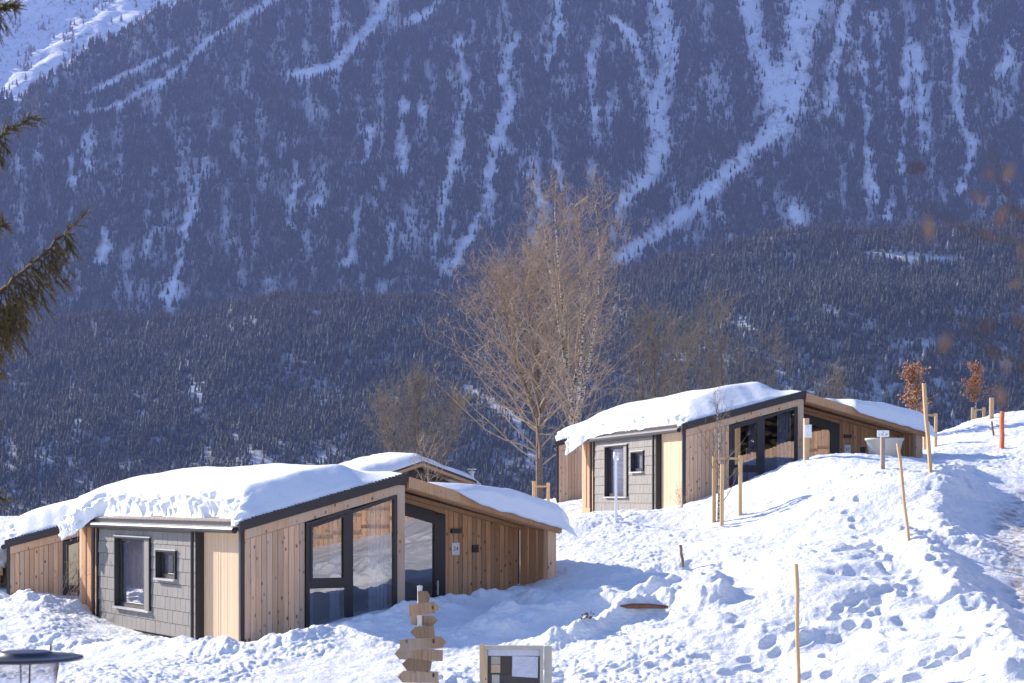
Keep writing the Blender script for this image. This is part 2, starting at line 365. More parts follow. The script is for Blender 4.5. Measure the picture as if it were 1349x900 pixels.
make_ground()
def gz(x, y): return float(ghi(np.array([float(x)]), np.array([float(y)]))[0])
def hit(px, py, lo=24., hi=95.):
    ys_ = np.arange(lo, hi, .05); k = (px-PX)/F; z = ghi(k*ys_, ys_); r = -(py-HY)/F*ys_; w_ = np.where(z >= r)[0]
    return float(ys_[w_[0]]) if len(w_) else None

# ------------------------------------------------------------------ mountains and forest
def interp(u, P): return np.interp(u, [p[0] for p in P], [p[1] for p in P])
CREST = [(-900,440),(-300,440),(0,430),(100,424),(250,420),(350,404),(480,392),(640,382),(760,374),(800,366),(850,350),(900,338),(1000,314),(1080,304),(1349,300),(1700,310),(2300,330)]
LRIDGE = [(-900,330),(-300,250),(0,166),(67,142),(90,120),(143,75),(207,50),(267,22),(330,-20),(420,-120),(600,-260),(1349,-300),(2300,-260)]
def terrain(x, Y):
    u = PX+F*x/Y
    ec = (HY-interp(u, CREST))/F
    Yc = 2000+60*pn(x/500, x*0+.5, 71)
    k = (ec*Yc+36)/(Yc-1250)
    bench = 16*np.exp(-((Y-1690)/90.)**2)*sstep(600, 1000, u)
    fo = np.where(Y < Yc, -36+(Y-1250)*k, ec*Yc-(Y-Yc)*.12)+bench+10*fbm(x/160, Y/220, 3, 72)*sstep(1250, 1500, Y)
    fo = fo-np.maximum(0, 1250-Y)*.02
    wx = x+60*pn(x/400, Y/500, 73)
    gul = 1-np.abs(pn(wx/150, Y/1400, 74)); gul2 = 1-np.abs(pn(wx/60+3, Y/500, 75))
    ma = (Y-2330)*.93+58*(gul-.6)+20*(gul2-.6)+60*pn(wx/520, Y/2000, 76)+5*fbm(x/40, Y/40, 3, 77)
    er = (HY-interp(u, LRIDGE))/F
    Yx = np.maximum(2330*.93/(.93-er), 2600)
    over = np.maximum(0, Y-Yx)
    ma = np.where(over > 0, er*Yx+34*(gul-.6)*.3+8*pn(x/50, Y/50, 78)-over*.55, ma)
    t3 = (Y-3250)*.62+55*(1-np.abs(pn(x/330, Y/900, 79)))+14*fbm(x/80, Y/80, 3, 80)-40
    t3 = np.where(Y > 4100, t3, -100)
    return np.maximum(np.maximum(fo, ma), t3), u, fo, ma

CH = [[(1062,-40,50),(1060,0,46),(1052,60,30),(1042,110,36),(1036,150,34),(1002,190,18),(962,225,17),(920,265,16),(880,300,14),(810,345,13)],
 [(984,-30,20),(988,20,18),(996,60,18),(1012,100,24),(1030,150,26)],
 [(866,-20,16),(872,20,20),(876,45,34),(882,85,18),(864,140,20),(872,190,22),(852,235,16),(815,275,9)],
 [(735,-20,7),(739,25,9),(730,60,9),(722,95,4)],
 [(605,55,12),(612,90,6),(610,150,7),(600,210,11),(588,250,9),(578,300,6),(570,350,5)],
 [(678,50,9),(665,90,11),(672,140,11),(655,185,14),(648,215,16),(640,270,8),(612,325,9),(590,355,16)],
 [(803,23,5),(826,40,12),(840,62,14),(846,88,8),(856,125,4)],[(778,75,8),(780,120,4),(783,160,10),(786,185,4)],
 [(1134,40,4),(1140,120,6),(1141,180,7),(1145,230,8),(1152,262,12)],
 [(1120,-10,10),(1109,40,13),(1100,90,8),(1092,150,10)],
 [(1195,55,8),(1195,100,6),(1190,160,6),(1187,230,4)],[(1205,60,10),(1212,120,8),(1218,170,9),(1222,205,6)],
 [(1250,-10,8),(1256,30,9),(1266,60,14),(1260,100,7),(1258,130,9),(1268,170,8),(1284,192,10),(1270,240,8),(1266,255,6)],
 [(1334,40,5),(1326,85,11),(1310,105,6)],[(1285,-10,5),(1288,20,8),(1275,50,14)],[(1152,20,8),(1158,60,6),(1157,90,4)],
 [(510,-20,20),(500,15,18),(480,45,12),(455,75,9)],[(578,5,6),(556,22,12),(536,30,10)],[(443,-10,7),(443,60,5),(444,88,12),(400,100,14),(380,96,8)],
 [(530,130,7),(529,180,9),(533,240,4)],[(556,140,8),(557,165,5)],[(487,170,10),(483,215,8)],
 [(272,210,5),(262,240,8),(250,290,9),(240,320,6)],[(238,325,7),(232,360,9),(222,392,22)],[(140,296,9),(134,345,11)],[(205,290,6),(192,340,7)],[(112,180,6),(118,230,5)],
 [(92,210,8),(96,245,8)],[(388,212,8),(388,250,6),(380,300,6)],[(420,265,7),(418,285,6)],[(1044,262,8),(1050,290,16)],[(470,300,5),(462,350,7)],[(520,290,5),(512,345,7)],
 [(1178,270,8),(1170,285,12)],[(700,230,5),(712,270,10)],[(730,210,7),(738,250,5)],
 [(95,150,4),(150,144,6),(190,120,7),(235,92,6),(280,50,7),(330,18,8),(372,-10,12)],[(113,125,5),(160,102,6),(233,66,6)]]
FCH = [[(470,392,3),(540,392,6),(610,388,5)],[(245,470,7),(250,510,12),(268,545,6)],[(215,515,6),(205,530,5)],[(600,500,5),(680,555,12),(700,600,8)],[(420,600,7),(425,640,8)],[(380,470,8),(378,500,5)],
  [(1150,335,8),(1260,345,8)],[(1195,480,5),(1205,520,6)],[(1020,470,5),(1030,500,8),(1042,530,5)],[(1190,450,8),(1230,455,8)],[(1080,480,5),(1085,510,7)],[(150,410,6),(190,408,6)],[(1150,525,9),(1165,575,8)],[(430,660,9),(470,640,5)]]
def fmask(u, v, PP, jit=1.0, wk=.66):
    m_ = np.zeros_like(u)
    ju = u+6*jit*pn(u/14, v/24, 81)+5*jit*pn(u/5, v/13, 82)+3*jit*pn(u/2.5, v/9, 89)
    for P in PP:
        d, w = segdist(ju, v, P); m_ = np.maximum(m_, sstep(1.7, .45, d/np.maximum(w*wk, .5)))
    return m_
xs = np.linspace(-3200, 3200, 700); ys = np.concatenate([np.linspace(1150, 4100, 560), np.linspace(4115, 7000, 160)])
XX, YM = np.meshgrid(xs, ys); ZZ, _, _, _ = terrain(XX, YM)
_u = PX+F*XX/YM; _v = HY-F*ZZ/YM; _far = sstep(3.5, 0, 0*_u)*0
_, _, _fo, _ma = terrain(XX, YM)
_stk = fbm(_u/16+.6*pn(_u/60, _v/60, 83), _v/85, 3, 84)+.5*fbm(_u/7, _v/34, 2, 85)+.10*sstep(420, 240, _v)-.12*sstep(200, 60, _u)
OPEN = np.where(_ma >= _fo-5, np.maximum(fmask(_u, _v, CH), .60*sstep(.0, .65, _stk+.25*pn(_u/3, _v/14, 98))), np.maximum(.75*fmask(_u, _v, FCH), .50*sstep(.05, .6, fbm(_u/22, _v/45, 3, 91)+.2*pn(_u/4, _v/16, 99))))
OPEN = np.where(ZZ > np.maximum(_fo, _ma)+1, 1., OPEN); OPEN = np.where(YM > 4000, 1., OPEN)
OPEN = OPEN.ravel()
V = np.stack([XX, YM, ZZ], -1).reshape(-1, 3); nr, nc = XX.shape; I = np.arange(nr*nc).reshape(nr, nc)
tag(bigmesh('mountain', V, np.stack([I[:-1,:-1], I[:-1,1:], I[1:,1:], I[1:,:-1]], -1).reshape(-1, 4), M['mount'], OPEN, smooth=True, attr='open'), kind='structure')
rg = np.random.default_rng(5)
def template(layers, k, rw, seed):
    """a small conifer of unit height: jagged stacked cones"""
    r0 = np.random.default_rng(seed); vs = []; fs = []
    for i in range(layers):
        z0 = .06+.80*i/layers; z1 = min(1., z0+1.55/layers+.1); rad = rw*(1-i/layers)**.85+.02
        o = len(vs)
        for j in range(k):
            a = 2*math.pi*(j+.5*(i % 2))/k+r0.uniform(-.2, .2); q = rad*r0.uniform(.65, 1.25)
            vs.append((q*math.cos(a), q*math.sin(a), z0+r0.uniform(-.05, .03)))
        vs.append((r0.uniform(-.01,.01), r0.uniform(-.01,.01), z1 if i < layers-1 else 1.))
        fs += [(o+j, o+(j+1) % k, o+k) for j in range(k)]
    return np.array(vs), np.array(fs)
def larch(seed):
    r0 = np.random.default_rng(seed); vs = []; fs = []
    for j in range(16):                                              # loose upswept sprays round a thin stem
        a = r0.uniform(0, 6.28); z = r0.uniform(.15, .8); q = r0.uniform(.10, .24)*(1.15-z); h = r0.uniform(.10, .22)
        c_, s_ = math.cos(a), math.sin(a); o = len(vs); w = .022
        vs += [(-s_*w, c_*w, z), (s_*w, -c_*w, z), (c_*q, s_*q, z+h)]; fs.append((o, o+1, o+2))
    for a in (0, 1.05, 2.1):
        o = len(vs); vs += [(.025*math.cos(a), .025*math.sin(a), 0), (-.025*math.cos(a), -.025*math.sin(a), 0), (0, 0, 1)]; fs.append((o, o+1, o+2))
    return np.array(vs), np.array(fs)
TEMPL = [template(4, 5, .17, 1), template(4, 5, .14, 2), template(5, 4, .19, 3), template(3, 5, .15, 4)]
LARCH = [larch(5), larch(6)]
def plant_forest(name, X, Y, Z, H, T, kinds):
    Vs, Fs, Rs = [], [], []; off = 0
    lib = TEMPL+LARCH
    for ki, (tv, tf) in enumerate(lib):
        s = np.where(kinds == ki)[0]
        if not len(s): continue
        th = rg.uniform(0, 6.28, len(s)); ct, st = np.cos(th)[:,None], np.sin(th)[:,None]; h = H[s][:,None]
        wd = h*rg.uniform(.8, 1.25, len(s))[:,None]
        vx = X[s][:,None]+(tv[:,0]*ct-tv[:,1]*st)*wd; vy = Y[s][:,None]+(tv[:,0]*st+tv[:,1]*ct)*wd; vz = Z[s][:,None]-.5+tv[:,2]*h
        Vs.append(np.stack([vx, vy, vz], -1).reshape(-1, 3)); n = len(tv)
        Fs.append((tf[None]+(np.arange(len(s))*n)[:,None,None]+off).reshape(-1, 3)); off += n*len(s)
        Rs.append(np.repeat(T[s], len(tf)))
    o = bigmesh(name, np.concatenate(Vs), np.concatenate(Fs), M['forest'], np.concatenate(Rs), dom='FACE', k=3)
    return o
def sample(n, y0, y1, margin=1.18):
    Y = np.sqrt(rg.uniform(y0*y0, y1*y1, n)); X = rg.uniform(-.281*margin, .281*margin, n)*Y; return X, Y
def zat(X, Y): return terrain(X, Y)[0]
# main face
X, Y = sample(250000, 2480, 3750); Z, u, fo, ma = terrain(X, Y); v = HY-F*Z/Y
keep = (ma >= fo-5) & (v < 460) & (v > -60)
dens = 1-.985*fmask(u, v, CH)*sstep(-1.1, -.6, fbm(u/5, v/5, 2, 88))
st = fbm(u/16+.6*pn(u/60, v/60, 83), v/85, 3, 84); st2 = fbm(u/7, v/34, 2, 85)
streak = sstep(.15, .65, st+.5*st2+.10*sstep(420, 240, v)-.12*sstep(200, 60, u))
dens *= 1-.42*streak
dens *= .55+.45*sstep(-.4, .3, fbm(u/40, v/60, 2, 86))
keep &= rg.uniform(0, 1, len(X)) < dens
# edge strip behind the crest of the upper left ridge stays sparse
keep0 = keep
X, Y, Z, u, v = X[keep], Y[keep], Z[keep], u[keep], v[keep]
brown = sstep(.0, .45, fbm(u/50, v/40, 2, 87)+.35*np.exp(-((u-540)/120)**2-((v-50)/60)**2))
isl = rg.uniform(0, 1, len(X)) < np.clip(.08+.30*brown+.55*streak[keep0], 0, 1)
T = np.where(isl, rg.uniform(.62, .86, len(X)), rg.uniform(0, .56, len(X))); T = np.where(rg.uniform(0, 1, len(X)) < .02, .90, T)
kinds = np.where(isl, rg.integers(4, 6, len(X)), rg.integers(0, 4, len(X)))
H = rg.uniform(7, 14, len(X))*np.where(isl, .9, 1)*(1+.25*fbm(u/25, v/25, 2, 97))*np.where(rg.uniform(0, 1, len(X)) < .08, 1.3, 1)
tag(plant_forest('mountain_forest', X, Y, Z, H, T, kinds), 'dense dark conifer forest with snowy gullies covering the steep mountain face', 'forest', kind='stuff')
# foothill
X, Y = sample(135000, 1270, 2120); Z, u, fo, ma = terrain(X, Y); v = HY-F*Z/Y
dens = 1-.80*fmask(u, v, FCH)
st = fbm(u/22, v/45, 3, 91); dens *= 1-.55*sstep(.22, .55, st)
dens *= .7+.3*sstep(-.4, .3, fbm(u/60, v/40, 2, 92))
keep = (rg.uniform(0, 1, len(X)) < dens) & (v < 720)
X, Y, Z, u, v = X[keep], Y[keep], Z[keep], u[keep], v[keep]
topb = sstep(60, 8, v-interp(u, CREST)); brown = np.clip(.25*sstep(-.1, .5, fbm(u/70, v/30, 2, 93))+.85*topb, 0, 1)
isl = rg.uniform(0, 1, len(X)) < .25+.55*brown
T = np.where(isl, rg.uniform(.62, .86, len(X)), rg.uniform(0, .56, len(X))); T = np.where(rg.uniform(0, 1, len(X)) < .012, .90, T)
kinds = np.where(isl, rg.integers(4, 6, len(X)), rg.integers(0, 4, len(X)))
H = rg.uniform(6, 12.5, len(X))*np.where(rg.uniform(0, 1, len(X)) < .12, 1.35, 1)*(1+.25*fbm(u/30, v/20, 2, 96))*np.interp(Y, [1270, 1500, 2000], [.55, .68, 1.])
tag(plant_forest('foothill_forest', X, Y, Z, H, T, kinds), 'mixed snowy conifer and bare larch wood covering the lower foothill', 'forest', kind='stuff')
# far slope at the upper left
X, Y = sample(9000, 4300, 6300); X = -np.abs(X)*1.15; Z, u, fo, ma = terrain(X, Y); v = HY-F*Z/Y
dens = sstep(.05, .5, fbm(u/26, v/42, 3, 95))*.9+.03
keep = rg.uniform(0, 1, len(X)) < dens; X, Y, Z = X[keep], Y[keep], Z[keep]
tag(plant_forest('upper_forest', X, Y, Z, rg.uniform(14, 26, len(X)), rg.uniform(0, .5, len(X)), rg.integers(0, 4, len(X))),
    'sparse dark trees scattered on the bright snowy slope behind the ridge', 'forest', kind='stuff')

# ------------------------------------------------------------------ cabins
CW, CR, CD, EZ, RZ = 7.1, 3.5, 10.0, 2.27, 3.20          # width, ridge, depth, underside of roof at eave / ridge
def rb(s): return EZ+(RZ-EZ)*(s/CR) if s <= CR else RZ-(RZ-EZ)*((s-CR)/(CW-CR))
def boards(mb, p0, p1, z0, top, w=.112, th=.022, gap=.009, nrm=-1, axis='x', fixed=0.):
    """vertical boards from p0 to p1 along axis, standing proud of plane 'fixed' on the nrm side"""
    n = max(1, round((p1-p0)/w)); w = (p1-p0)/n
    for i in range(n):
        a, b = p0+i*w+gap/2, p0+(i+1)*w-gap/2; r = random.random(); t0 = th*random.uniform(.75, 1.25)
        q0, q1 = (fixed-t0, fixed) if nrm < 0 else (fixed, fixed+t0)
        za, zb = (top(a), top(b)) if callable(top) else (top, top)
        if axis == 'x': vs = [(a,q0,z0),(b,q0,z0),(b,q1,z0),(a,q1,z0),(a,q0,za),(b,q0,zb),(b,q1,zb),(a,q1,za)]
        else: vs = [(q0,a,z0),(q0,b,z0),(q1,b,z0),(q1,a,z0),(q0,a,za),(q0,b,zb),(q1,b,zb),(q1,a,za)]
        fs = [(0,3,2,1),(4,5,6,7),(0,1,5,4),(1,2,6,5),(2,3,7,6),(3,0,4,7)]
        if axis == 'y': fs = [f[::-1] for f in fs]
        mb.add(vs, fs, r)
def slab(mb, s0, s1, t0, t1, zf, thk, r=.5, mi=0):
    vs = [(s0,t0,zf(s0)),(s1,t0,zf(s1)),(s1,t1,zf(s1)),(s0,t1,zf(s0)),(s0,t0,zf(s0)+thk),(s1,t0,zf(s1)+thk),(s1,t1,zf(s1)+thk),(s0,t1,zf(s0)+thk)]
    mb.add(vs, [(0,3,2,1),(4,5,6,7),(0,1,5,4),(1,2,6,5),(2,3,7,6),(3,0,4,7)], r, mi)
def txt(name, s, size, loc, mat, parent, rz=0):
    cu = bpy.data.curves.new(name, 'FONT'); cu.body = s; cu.size = size; cu.extrude = .001; cu.align_x = 'CENTER'; cu.align_y = 'CENTER'
    o = bpy.data.objects.new('tmp', cu); C.objects.link(o); bpy.context.view_layer.update()
    me = bpy.data.meshes.new_from_object(o.evaluated_get(bpy.context.evaluated_depsgraph_get())); bpy.data.objects.remove(o)
    me.materials.clear(); me.materials.append(mat)
    q = bpy.data.objects.new(name, me); C.objects.link(q); q.parent = parent; q.location = loc; q.rotation_euler = (R(90), 0, rz); return q
def window_frame(name, parent, s0, s1, z0, z1top, y, fw=.075, dp=.09, mat=None, glass=True):
    """frame in the plane y (facing -y) whose head follows z1top(s)"""
    f = MB(); zt = z1top if callable(z1top) else (lambda s: z1top)
    f.box(s0, s0+fw, y-dp, y, z0, zt(s0), .3); f.box(s1-fw, s1, y-dp, y, z0, zt(s1), .3)
    f.box(s0+fw, s1-fw, y-dp, y, z0, z0+fw, .3)
    f.add([(s0+fw,y-dp,zt(s0)-fw),(s1-fw,y-dp,zt(s1)-fw),(s1-fw,y,zt(s1)-fw),(s0+fw,y,zt(s0)-fw),(s0+fw,y-dp,zt(s0)),(s1-fw,y-dp,zt(s1)),(s1-fw,y,zt(s1)),(s0+fw,y,zt(s0))],
          [(0,3,2,1),(4,5,6,7),(0,1,5,4),(1,2,6,5),(2,3,7,6),(3,0,4,7)], .3)
    o = f.build(name, mat or M['dark'], parent)
    if glass:
        g = MB(); a, b, yy = s0+fw*.8, s1-fw*.8, y-dp*.45
        g.add([(a,yy,z0+fw*.8),(b,yy,z0+fw*.8),(b,yy,zt(b)-fw*.8),(a,yy,zt(a)-fw*.8)], [(0,1,2,3)], .5)
        g.build('pane', M['glass'], o)
    return o
def roof_snow(root, P, seed):
    """thick snow blanket; P: dict of callables"""
    ns, nt_ = 150, 190
    s = np.linspace(0, 1, ns); t = np.linspace(0, 1, nt_)
    S, T = np.meshgrid(s, t)
    tt0 = -.02+T*(CD+.10)
    sL = P['left'](tt0)+.05*pn(tt0*1.7, tt0*0+seed, seed)+.025*pn(tt0*6, tt0*0+seed, seed+1)
    sR = CW+P['right'](tt0)+.05*pn(tt0*1.5, tt0*0+seed+9, seed)
    # concentrate samples near both eaves
    q = .5-.5*np.cos(np.pi*S); q = .55*q+.45*S
    s_ = sL+(sR-sL)*q
    q2 = .5-.5*np.cos(np.pi*T); q2 = .5*q2+.5*T
    tF = np.where(s_ > CR, P['front_r'](s_), P['front_l'](s_)); bl = sstep(CR-.25, CR+.25, s_)
    tF = P['front_l'](s_)*(1-bl)+P['front_r'](s_)*bl+.05*pn(s_*3, s_*0+seed, seed+2)
    t_ = tF+(CD+.12-tF)*q2
    top = np.where(s_ <= CR, EZ+(RZ-EZ)*(s_/CR)+.175, RZ-(RZ-EZ)*((s_-CR)/(CW-CR))+.115+.06*sstep(CR+.3, CR, s_))
    out = np.maximum(0, -.02-s_); outR = np.maximum(0, s_-CW-.02)
    base = top+.004-P['droop']*(out**1.3)-P['droopR']*outR**1.3-.75*np.maximum(0, -.14-t_)
    dl = s_-sL; dr = sR-s_; df = t_-tF; db = CD+.12-t_
    def rnd(d, r): k = np.clip(1-d/r, 0, 1); return np.sqrt(np.maximum(1-k*k, 0))
    H = P['H'](s_, t_)*(1+.10*fbm(s_*.5+seed, t_*.33, 2, seed+3))
    rf = np.where(s_ < CR, P['rfront'], .42)
    rfb = P['rfront']*(1-bl)+.42*bl
    kf = df/rfb
    fl = .5*(kf+1-np.sqrt((kf-1)**2+.012)); fl = np.clip(fl, 0, 1)*.93+.07*rnd(df, .12)
    h = H*np.minimum(rnd(dl, .38), rnd(dr, .42))*fl*rnd(db, .4)
    z = base+h
    # lumps on the broken eave face
    lump = np.exp(-(dl/.20)**2); lumpR = np.exp(-(dr/.25)**2)*.5
    nz = fbm(t_*5.5, z*7, 4, seed+4); nz2 = worley(t_*4.2+.5*pn(t_*3, z*3, seed), z*4.5+dl*3, seed+5)
    disp = (lump+lumpR)*(.10*nz+.17*(.45-nz2))
    soft = .006*fbm(s_*3, t_*3, 2, seed+6)*np.clip(h/.2, 0, 1)
    s2 = s_-disp*np.where(s_ < CR, 1, -1)*np.clip(h/.1, 0, 1); z2 = z+soft+disp*.5*np.clip(h/.1, 0, 1)
    Vt = np.stack([s2, t_, z2], -1).reshape(-1, 3)
    # underside: follows roof, sags in lumps past the eave
    drop = np.clip((out+outR)*3, 0, 1)*(.03+.07*np.abs(fbm(t_*4, s_*4, 3, seed+7)))
    Vb = np.stack([s_, t_, base-drop*.8], -1).reshape(-1, 3)
    I = np.arange(ns*nt_).reshape(nt_, ns); n = ns*nt_
    Fs = [np.stack([I[:-1,:-1], I[:-1,1:], I[1:,1:], I[1:,:-1]], -1).reshape(-1, 4), np.stack([I[:-1,:-1], I[1:,:-1], I[1:,1:], I[:-1,1:]], -1).reshape(-1, 4)+n]
    for e, fl_ in ((I[0], 0), (I[-1], 1), (I[:,0], 1), (I[:,-1], 0)):
        a, b = e[:-1], e[1:]; qd = np.stack([a, a+n, b+n, b], -1); Fs.append(qd if not fl_ else qd[:, ::-1])
    o = bigmesh('roof_snow', np.concatenate([Vt, Vb]), np.concatenate(Fs), M['roofsnow'], smooth=True); o.parent = root; return o
def cabin(label, loc, rz, number=None, seed=1, P=None, look='front', porch='closed'):
    random.seed(seed)
    root = empty('cabin', loc, rz, label=label, cat='cabin', group='snow covered larch cabins on the slope')
    dk = M['dark']
    # body cores (backing behind the cladding)
    core = MB()
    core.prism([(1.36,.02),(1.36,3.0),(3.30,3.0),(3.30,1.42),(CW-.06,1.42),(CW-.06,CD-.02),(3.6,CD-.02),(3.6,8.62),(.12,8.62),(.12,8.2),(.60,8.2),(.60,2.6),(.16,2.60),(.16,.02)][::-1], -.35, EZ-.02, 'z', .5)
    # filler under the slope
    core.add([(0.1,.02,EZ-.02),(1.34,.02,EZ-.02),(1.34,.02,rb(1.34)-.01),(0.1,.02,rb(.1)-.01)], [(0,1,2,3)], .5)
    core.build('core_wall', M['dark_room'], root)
    b = MB(); boards(b, .06, 1.31, -.3, lambda s: rb(s)-.20, fixed=.0)
    b.build('front_wall', M['larch'], root)
    b = MB(); vs0 = .0
    slab(b, .06, 3.31, -.045, .05, lambda s: rb(s)-.19, .185, .4); b.build('rake_beam', M['larch'], root)
    b = MB(); b.prism([(3.31,-.05),(3.48,-.05),(3.48,.16),(3.31,.16)], -.3, rb(3.31)-.005, 'z', .35); b.build('porch_post', M['larch'], root)
    b = MB(); boards(b, .16, 1.40, -.3, RZ-.03, fixed=3.46, nrm=1, axis='y'); b.build('porch_side_wall', M['warm'], root)
    # big front glazing
    hd = lambda s: rb(s)-.205
    w1 = window_frame('window', root, 1.32, 2.25, 1.20, hd, .02)
    w2 = window_frame('window', root, 1.32, 2.25, -.3, 1.20, .02)
    w3 = window_frame('window', root, 2.25, 3.30, -.3, hd, .02)
    sash = MB(); 
    window_frame('sash', w1, 1.40, 2.17, 1.275, lambda s: hd(s)-.08, -.035, .05, .05, glass=False)
    cu = MB()
    for a, b_ in ((1.45, 1.62), (2.0, 2.2), (2.85, 3.25)):
        n = 14
        for i in range(n):
            x0 = a+(b_-a)*i/n; x1 = a+(b_-a)*(i+1)/n; y0 = .32+.03*math.sin(i*2.1); y1 = .32+.03*math.sin((i+1)*2.1)
            cu.add([(x0,y0,.0),(x1,y1,.0),(x1,y1,rb(x1)-.25),(x0,y0,rb(x0)-.25)], [(0,1,2,3)], .5)
    cu.build('curtain', M['curtain'], root)
    # floor-to-ceiling dark interior closed by the core already
    # recessed porch wall with glass door
    def rbp(s): return rb(s)-.02
    b = MB(); boards(b, 5.16, 6.98, -.3, rbp, fixed=1.40); boards(b, 3.5, 3.62, -.3, rbp, fixed=1.40)
    slab(b, 3.62, 5.16, 1.36, 1.40, lambda s: rb(s)-.22, .20, .4); b.build('porch_wall', M['warm'], root)
    d = MB(); dh = lambda s: rb(s)-.225
    z0 = -.25
    d.box(3.62, 3.78, 1.31, 1.41, z0, dh(3.62)-.0, .3); d.box(4.90, 5.155, 1.31, 1.41, z0, dh(5.155), .3)
    slab(d, 3.78, 4.90, 1.31, 1.41, lambda s: dh(s)-.26, .26, .3); d.box(3.78, 4.90, 1.31, 1.41, z0, z0+.15, .3)
    dd = d.build('door', dk, root)
    g = MB(); g.add([(3.76,1.37,z0+.1),(4.92,1.37,z0+.1),(4.92,1.37,dh(4.92)-.24),(3.76,1.37,dh(3.76)-.24)], [(0,1,2,3)], .5); g.build('pane', M['glass'], dd)
    h = MB(); h.box(4.93, 4.96, 1.25, 1.28, .85, 1.15, .5); h.box(4.93, 4.96, 1.28, 1.31, .9, .93, .5); h.box(4.93, 4.96, 1.28, 1.31, 1.07, 1.10, .5); h.build('handle', M['alu'], dd)
    sg = MB(); sg.box(5.34, 5.52, 1.355, 1.372, 1.68, 1.94, .5); sp = sg.build('number_plate', M['plate'], root)
    if number:
        sp['label'] = 'white plate with the number '+number
        txt('number', number, .125, (5.43, 1.351, 1.81), M['ink'], sp)
        mk = MB(); mk.box(5.41, 5.45, 1.352, 1.3545, 1.70, 1.715, .5); mk.build('emblem', M['alu'], sp)
    lt = MB(); lt.box(5.31, 5.54, 1.30, 1.374, 2.14, 2.24, .5); lt.build('wall_light', dk, root)
    kb = MB(); kb.box(5.83, 5.97, 1.32, 1.374, 1.73, 1.89, .5); kb.box(5.90, 5.955, 1.312, 1.322, 1.745, 1.80, .5); kb.build('key_box', dk, root)
    # screen fins at the porch's open side
    for k in range(3):
        f = MB(); t0 = .30+k*.365; f.box(CW-.09, CW-.04, t0, t0+.30, -.3, rb(CW-.05)-.02); f.build('screen_fin', M['beam'], root)
    f = MB(); f.box(CW-.22, CW-.02, -.02, .16, -.3, rb(CW-.1)-.02); f.build('porch_post', M['larch'], root)
    for k in range(3):
        f = MB(); t0 = 8.75+k*.40; f.box(.02, .07, t0, t0+.28, -.3, EZ-.02); f.build('screen_fin', M['beam'], root)
    f = MB(); f.box(.0, .09, 8.68, 9.95, -.32, .12); f.build('screen_base', M['beam'], root)
    f = MB(); f.box(.02, .2, 9.84, 10.0, -.3, EZ-.02); f.build('porch_post', M['larch'], root)
    b = MB(); boards(b, .1, 3.58, -.3, rbp, fixed=8.62, nrm=1); b.build('rear_porch_wall', M['warm'], root)
    # other walls
    b = MB(); boards(b, 1.42, CD-.02, -.3, EZ, fixed=CW-.06, nrm=1, axis='y'); b.build('side_wall', M['larch'], root)
    b = MB(); boards(b, 3.62, CW-.06, -.3, rbp, fixed=CD-.02, nrm=1); b.build('rear_wall', M['larch'], root)
    # gable infill
    gi = MB()
    for y_ in (.03, 2.9, 8.6): pass
    gi.prism([(3.30, EZ-.03), (CR, RZ-.02), (CW-.07, EZ-.01), (CW-.07, EZ-.03)], 1.43, CD-.03, 'y', .5)
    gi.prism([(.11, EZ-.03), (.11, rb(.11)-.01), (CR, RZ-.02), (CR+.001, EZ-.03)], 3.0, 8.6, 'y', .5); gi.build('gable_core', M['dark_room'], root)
    # slate side: left wall t 2.37..8.6
    bg_ = MB(); bg_.box(.05, .10, 2.37, 8.60, -.02, EZ, .5); 
    wins = [(5.05, 7.34, .47, 2.03), (3.50, 4.67, 1.20, 1.79)]
    slates = MB(); rowh = .272; nrow = 9
    for i in range(nrow):
        za = .0+i*rowh; zb = min(za+rowh, EZ-.01)
        if zb-za < .05: continue
        tw = .30; t = 2.40+(.15 if i % 2 else 0)-.3
        while t < 8.58:
            a, c_ = max(t+.006, 2.40), min(t+tw-.006, 8.58); t += tw
            if c_-a < .03: continue
            pieces = [(a, c_, za, zb)]
            for (wa, wb, wz0, wz1) in wins:
                nw = []
                for (p, q, u, v) in pieces:
                    if q <= wa or p >= wb or v <= wz0 or u >= wz1: nw.append((p, q, u, v)); continue
                    if p < wa: nw.append((p, wa, u, v))
                    if q > wb: nw.append((wb, q, u, v))
                    pa, qb = max(p, wa), min(q, wb)
                    if u < wz0: nw.append((pa, qb, u, wz0))
                    if v > wz1: nw.append((pa, qb, wz1, v))
                pieces = nw
            r = random.random()
            for (p, q, u, v) in pieces:
                x = .024+random.uniform(-.002, .002)
                slates.add([(x-.008,p,u+.010),(x-.008,q,u+.010),(.05,q,u+.010),(.05,p,u+.010),(x,p,v),(x,q,v),(.05,q,v),(.05,p,v)],
                           [(0,1,2,3),(4,7,6,5),(0,4,5,1),(1,5,6,2),(2,6,7,3),(3,7,4,0)], r)
    sw = slates.build('slate_wall', M['slate'], root); 
    # backing with openings
    bk = MB()
    bk.box(.05, .10, 2.38, 3.50, -.02, EZ, .5); bk.box(.05, .10, 4.67, 5.05, -.02, EZ, .5); bk.box(.05, .10, 7.34, 8.60, -.02, EZ, .5)
    bk.box(.05, .10, 3.50, 4.67, -.02, 1.20, .5); bk.box(.05, .10, 3.50, 4.67, 1.79, EZ, .5); bk.box(.05, .10, 5.05, 7.34, -.02, .47, .5); bk.box(.05, .10, 5.05, 7.34, 2.03, EZ, .5)
    bk.build('slate_backing', M['slateedge'], root)
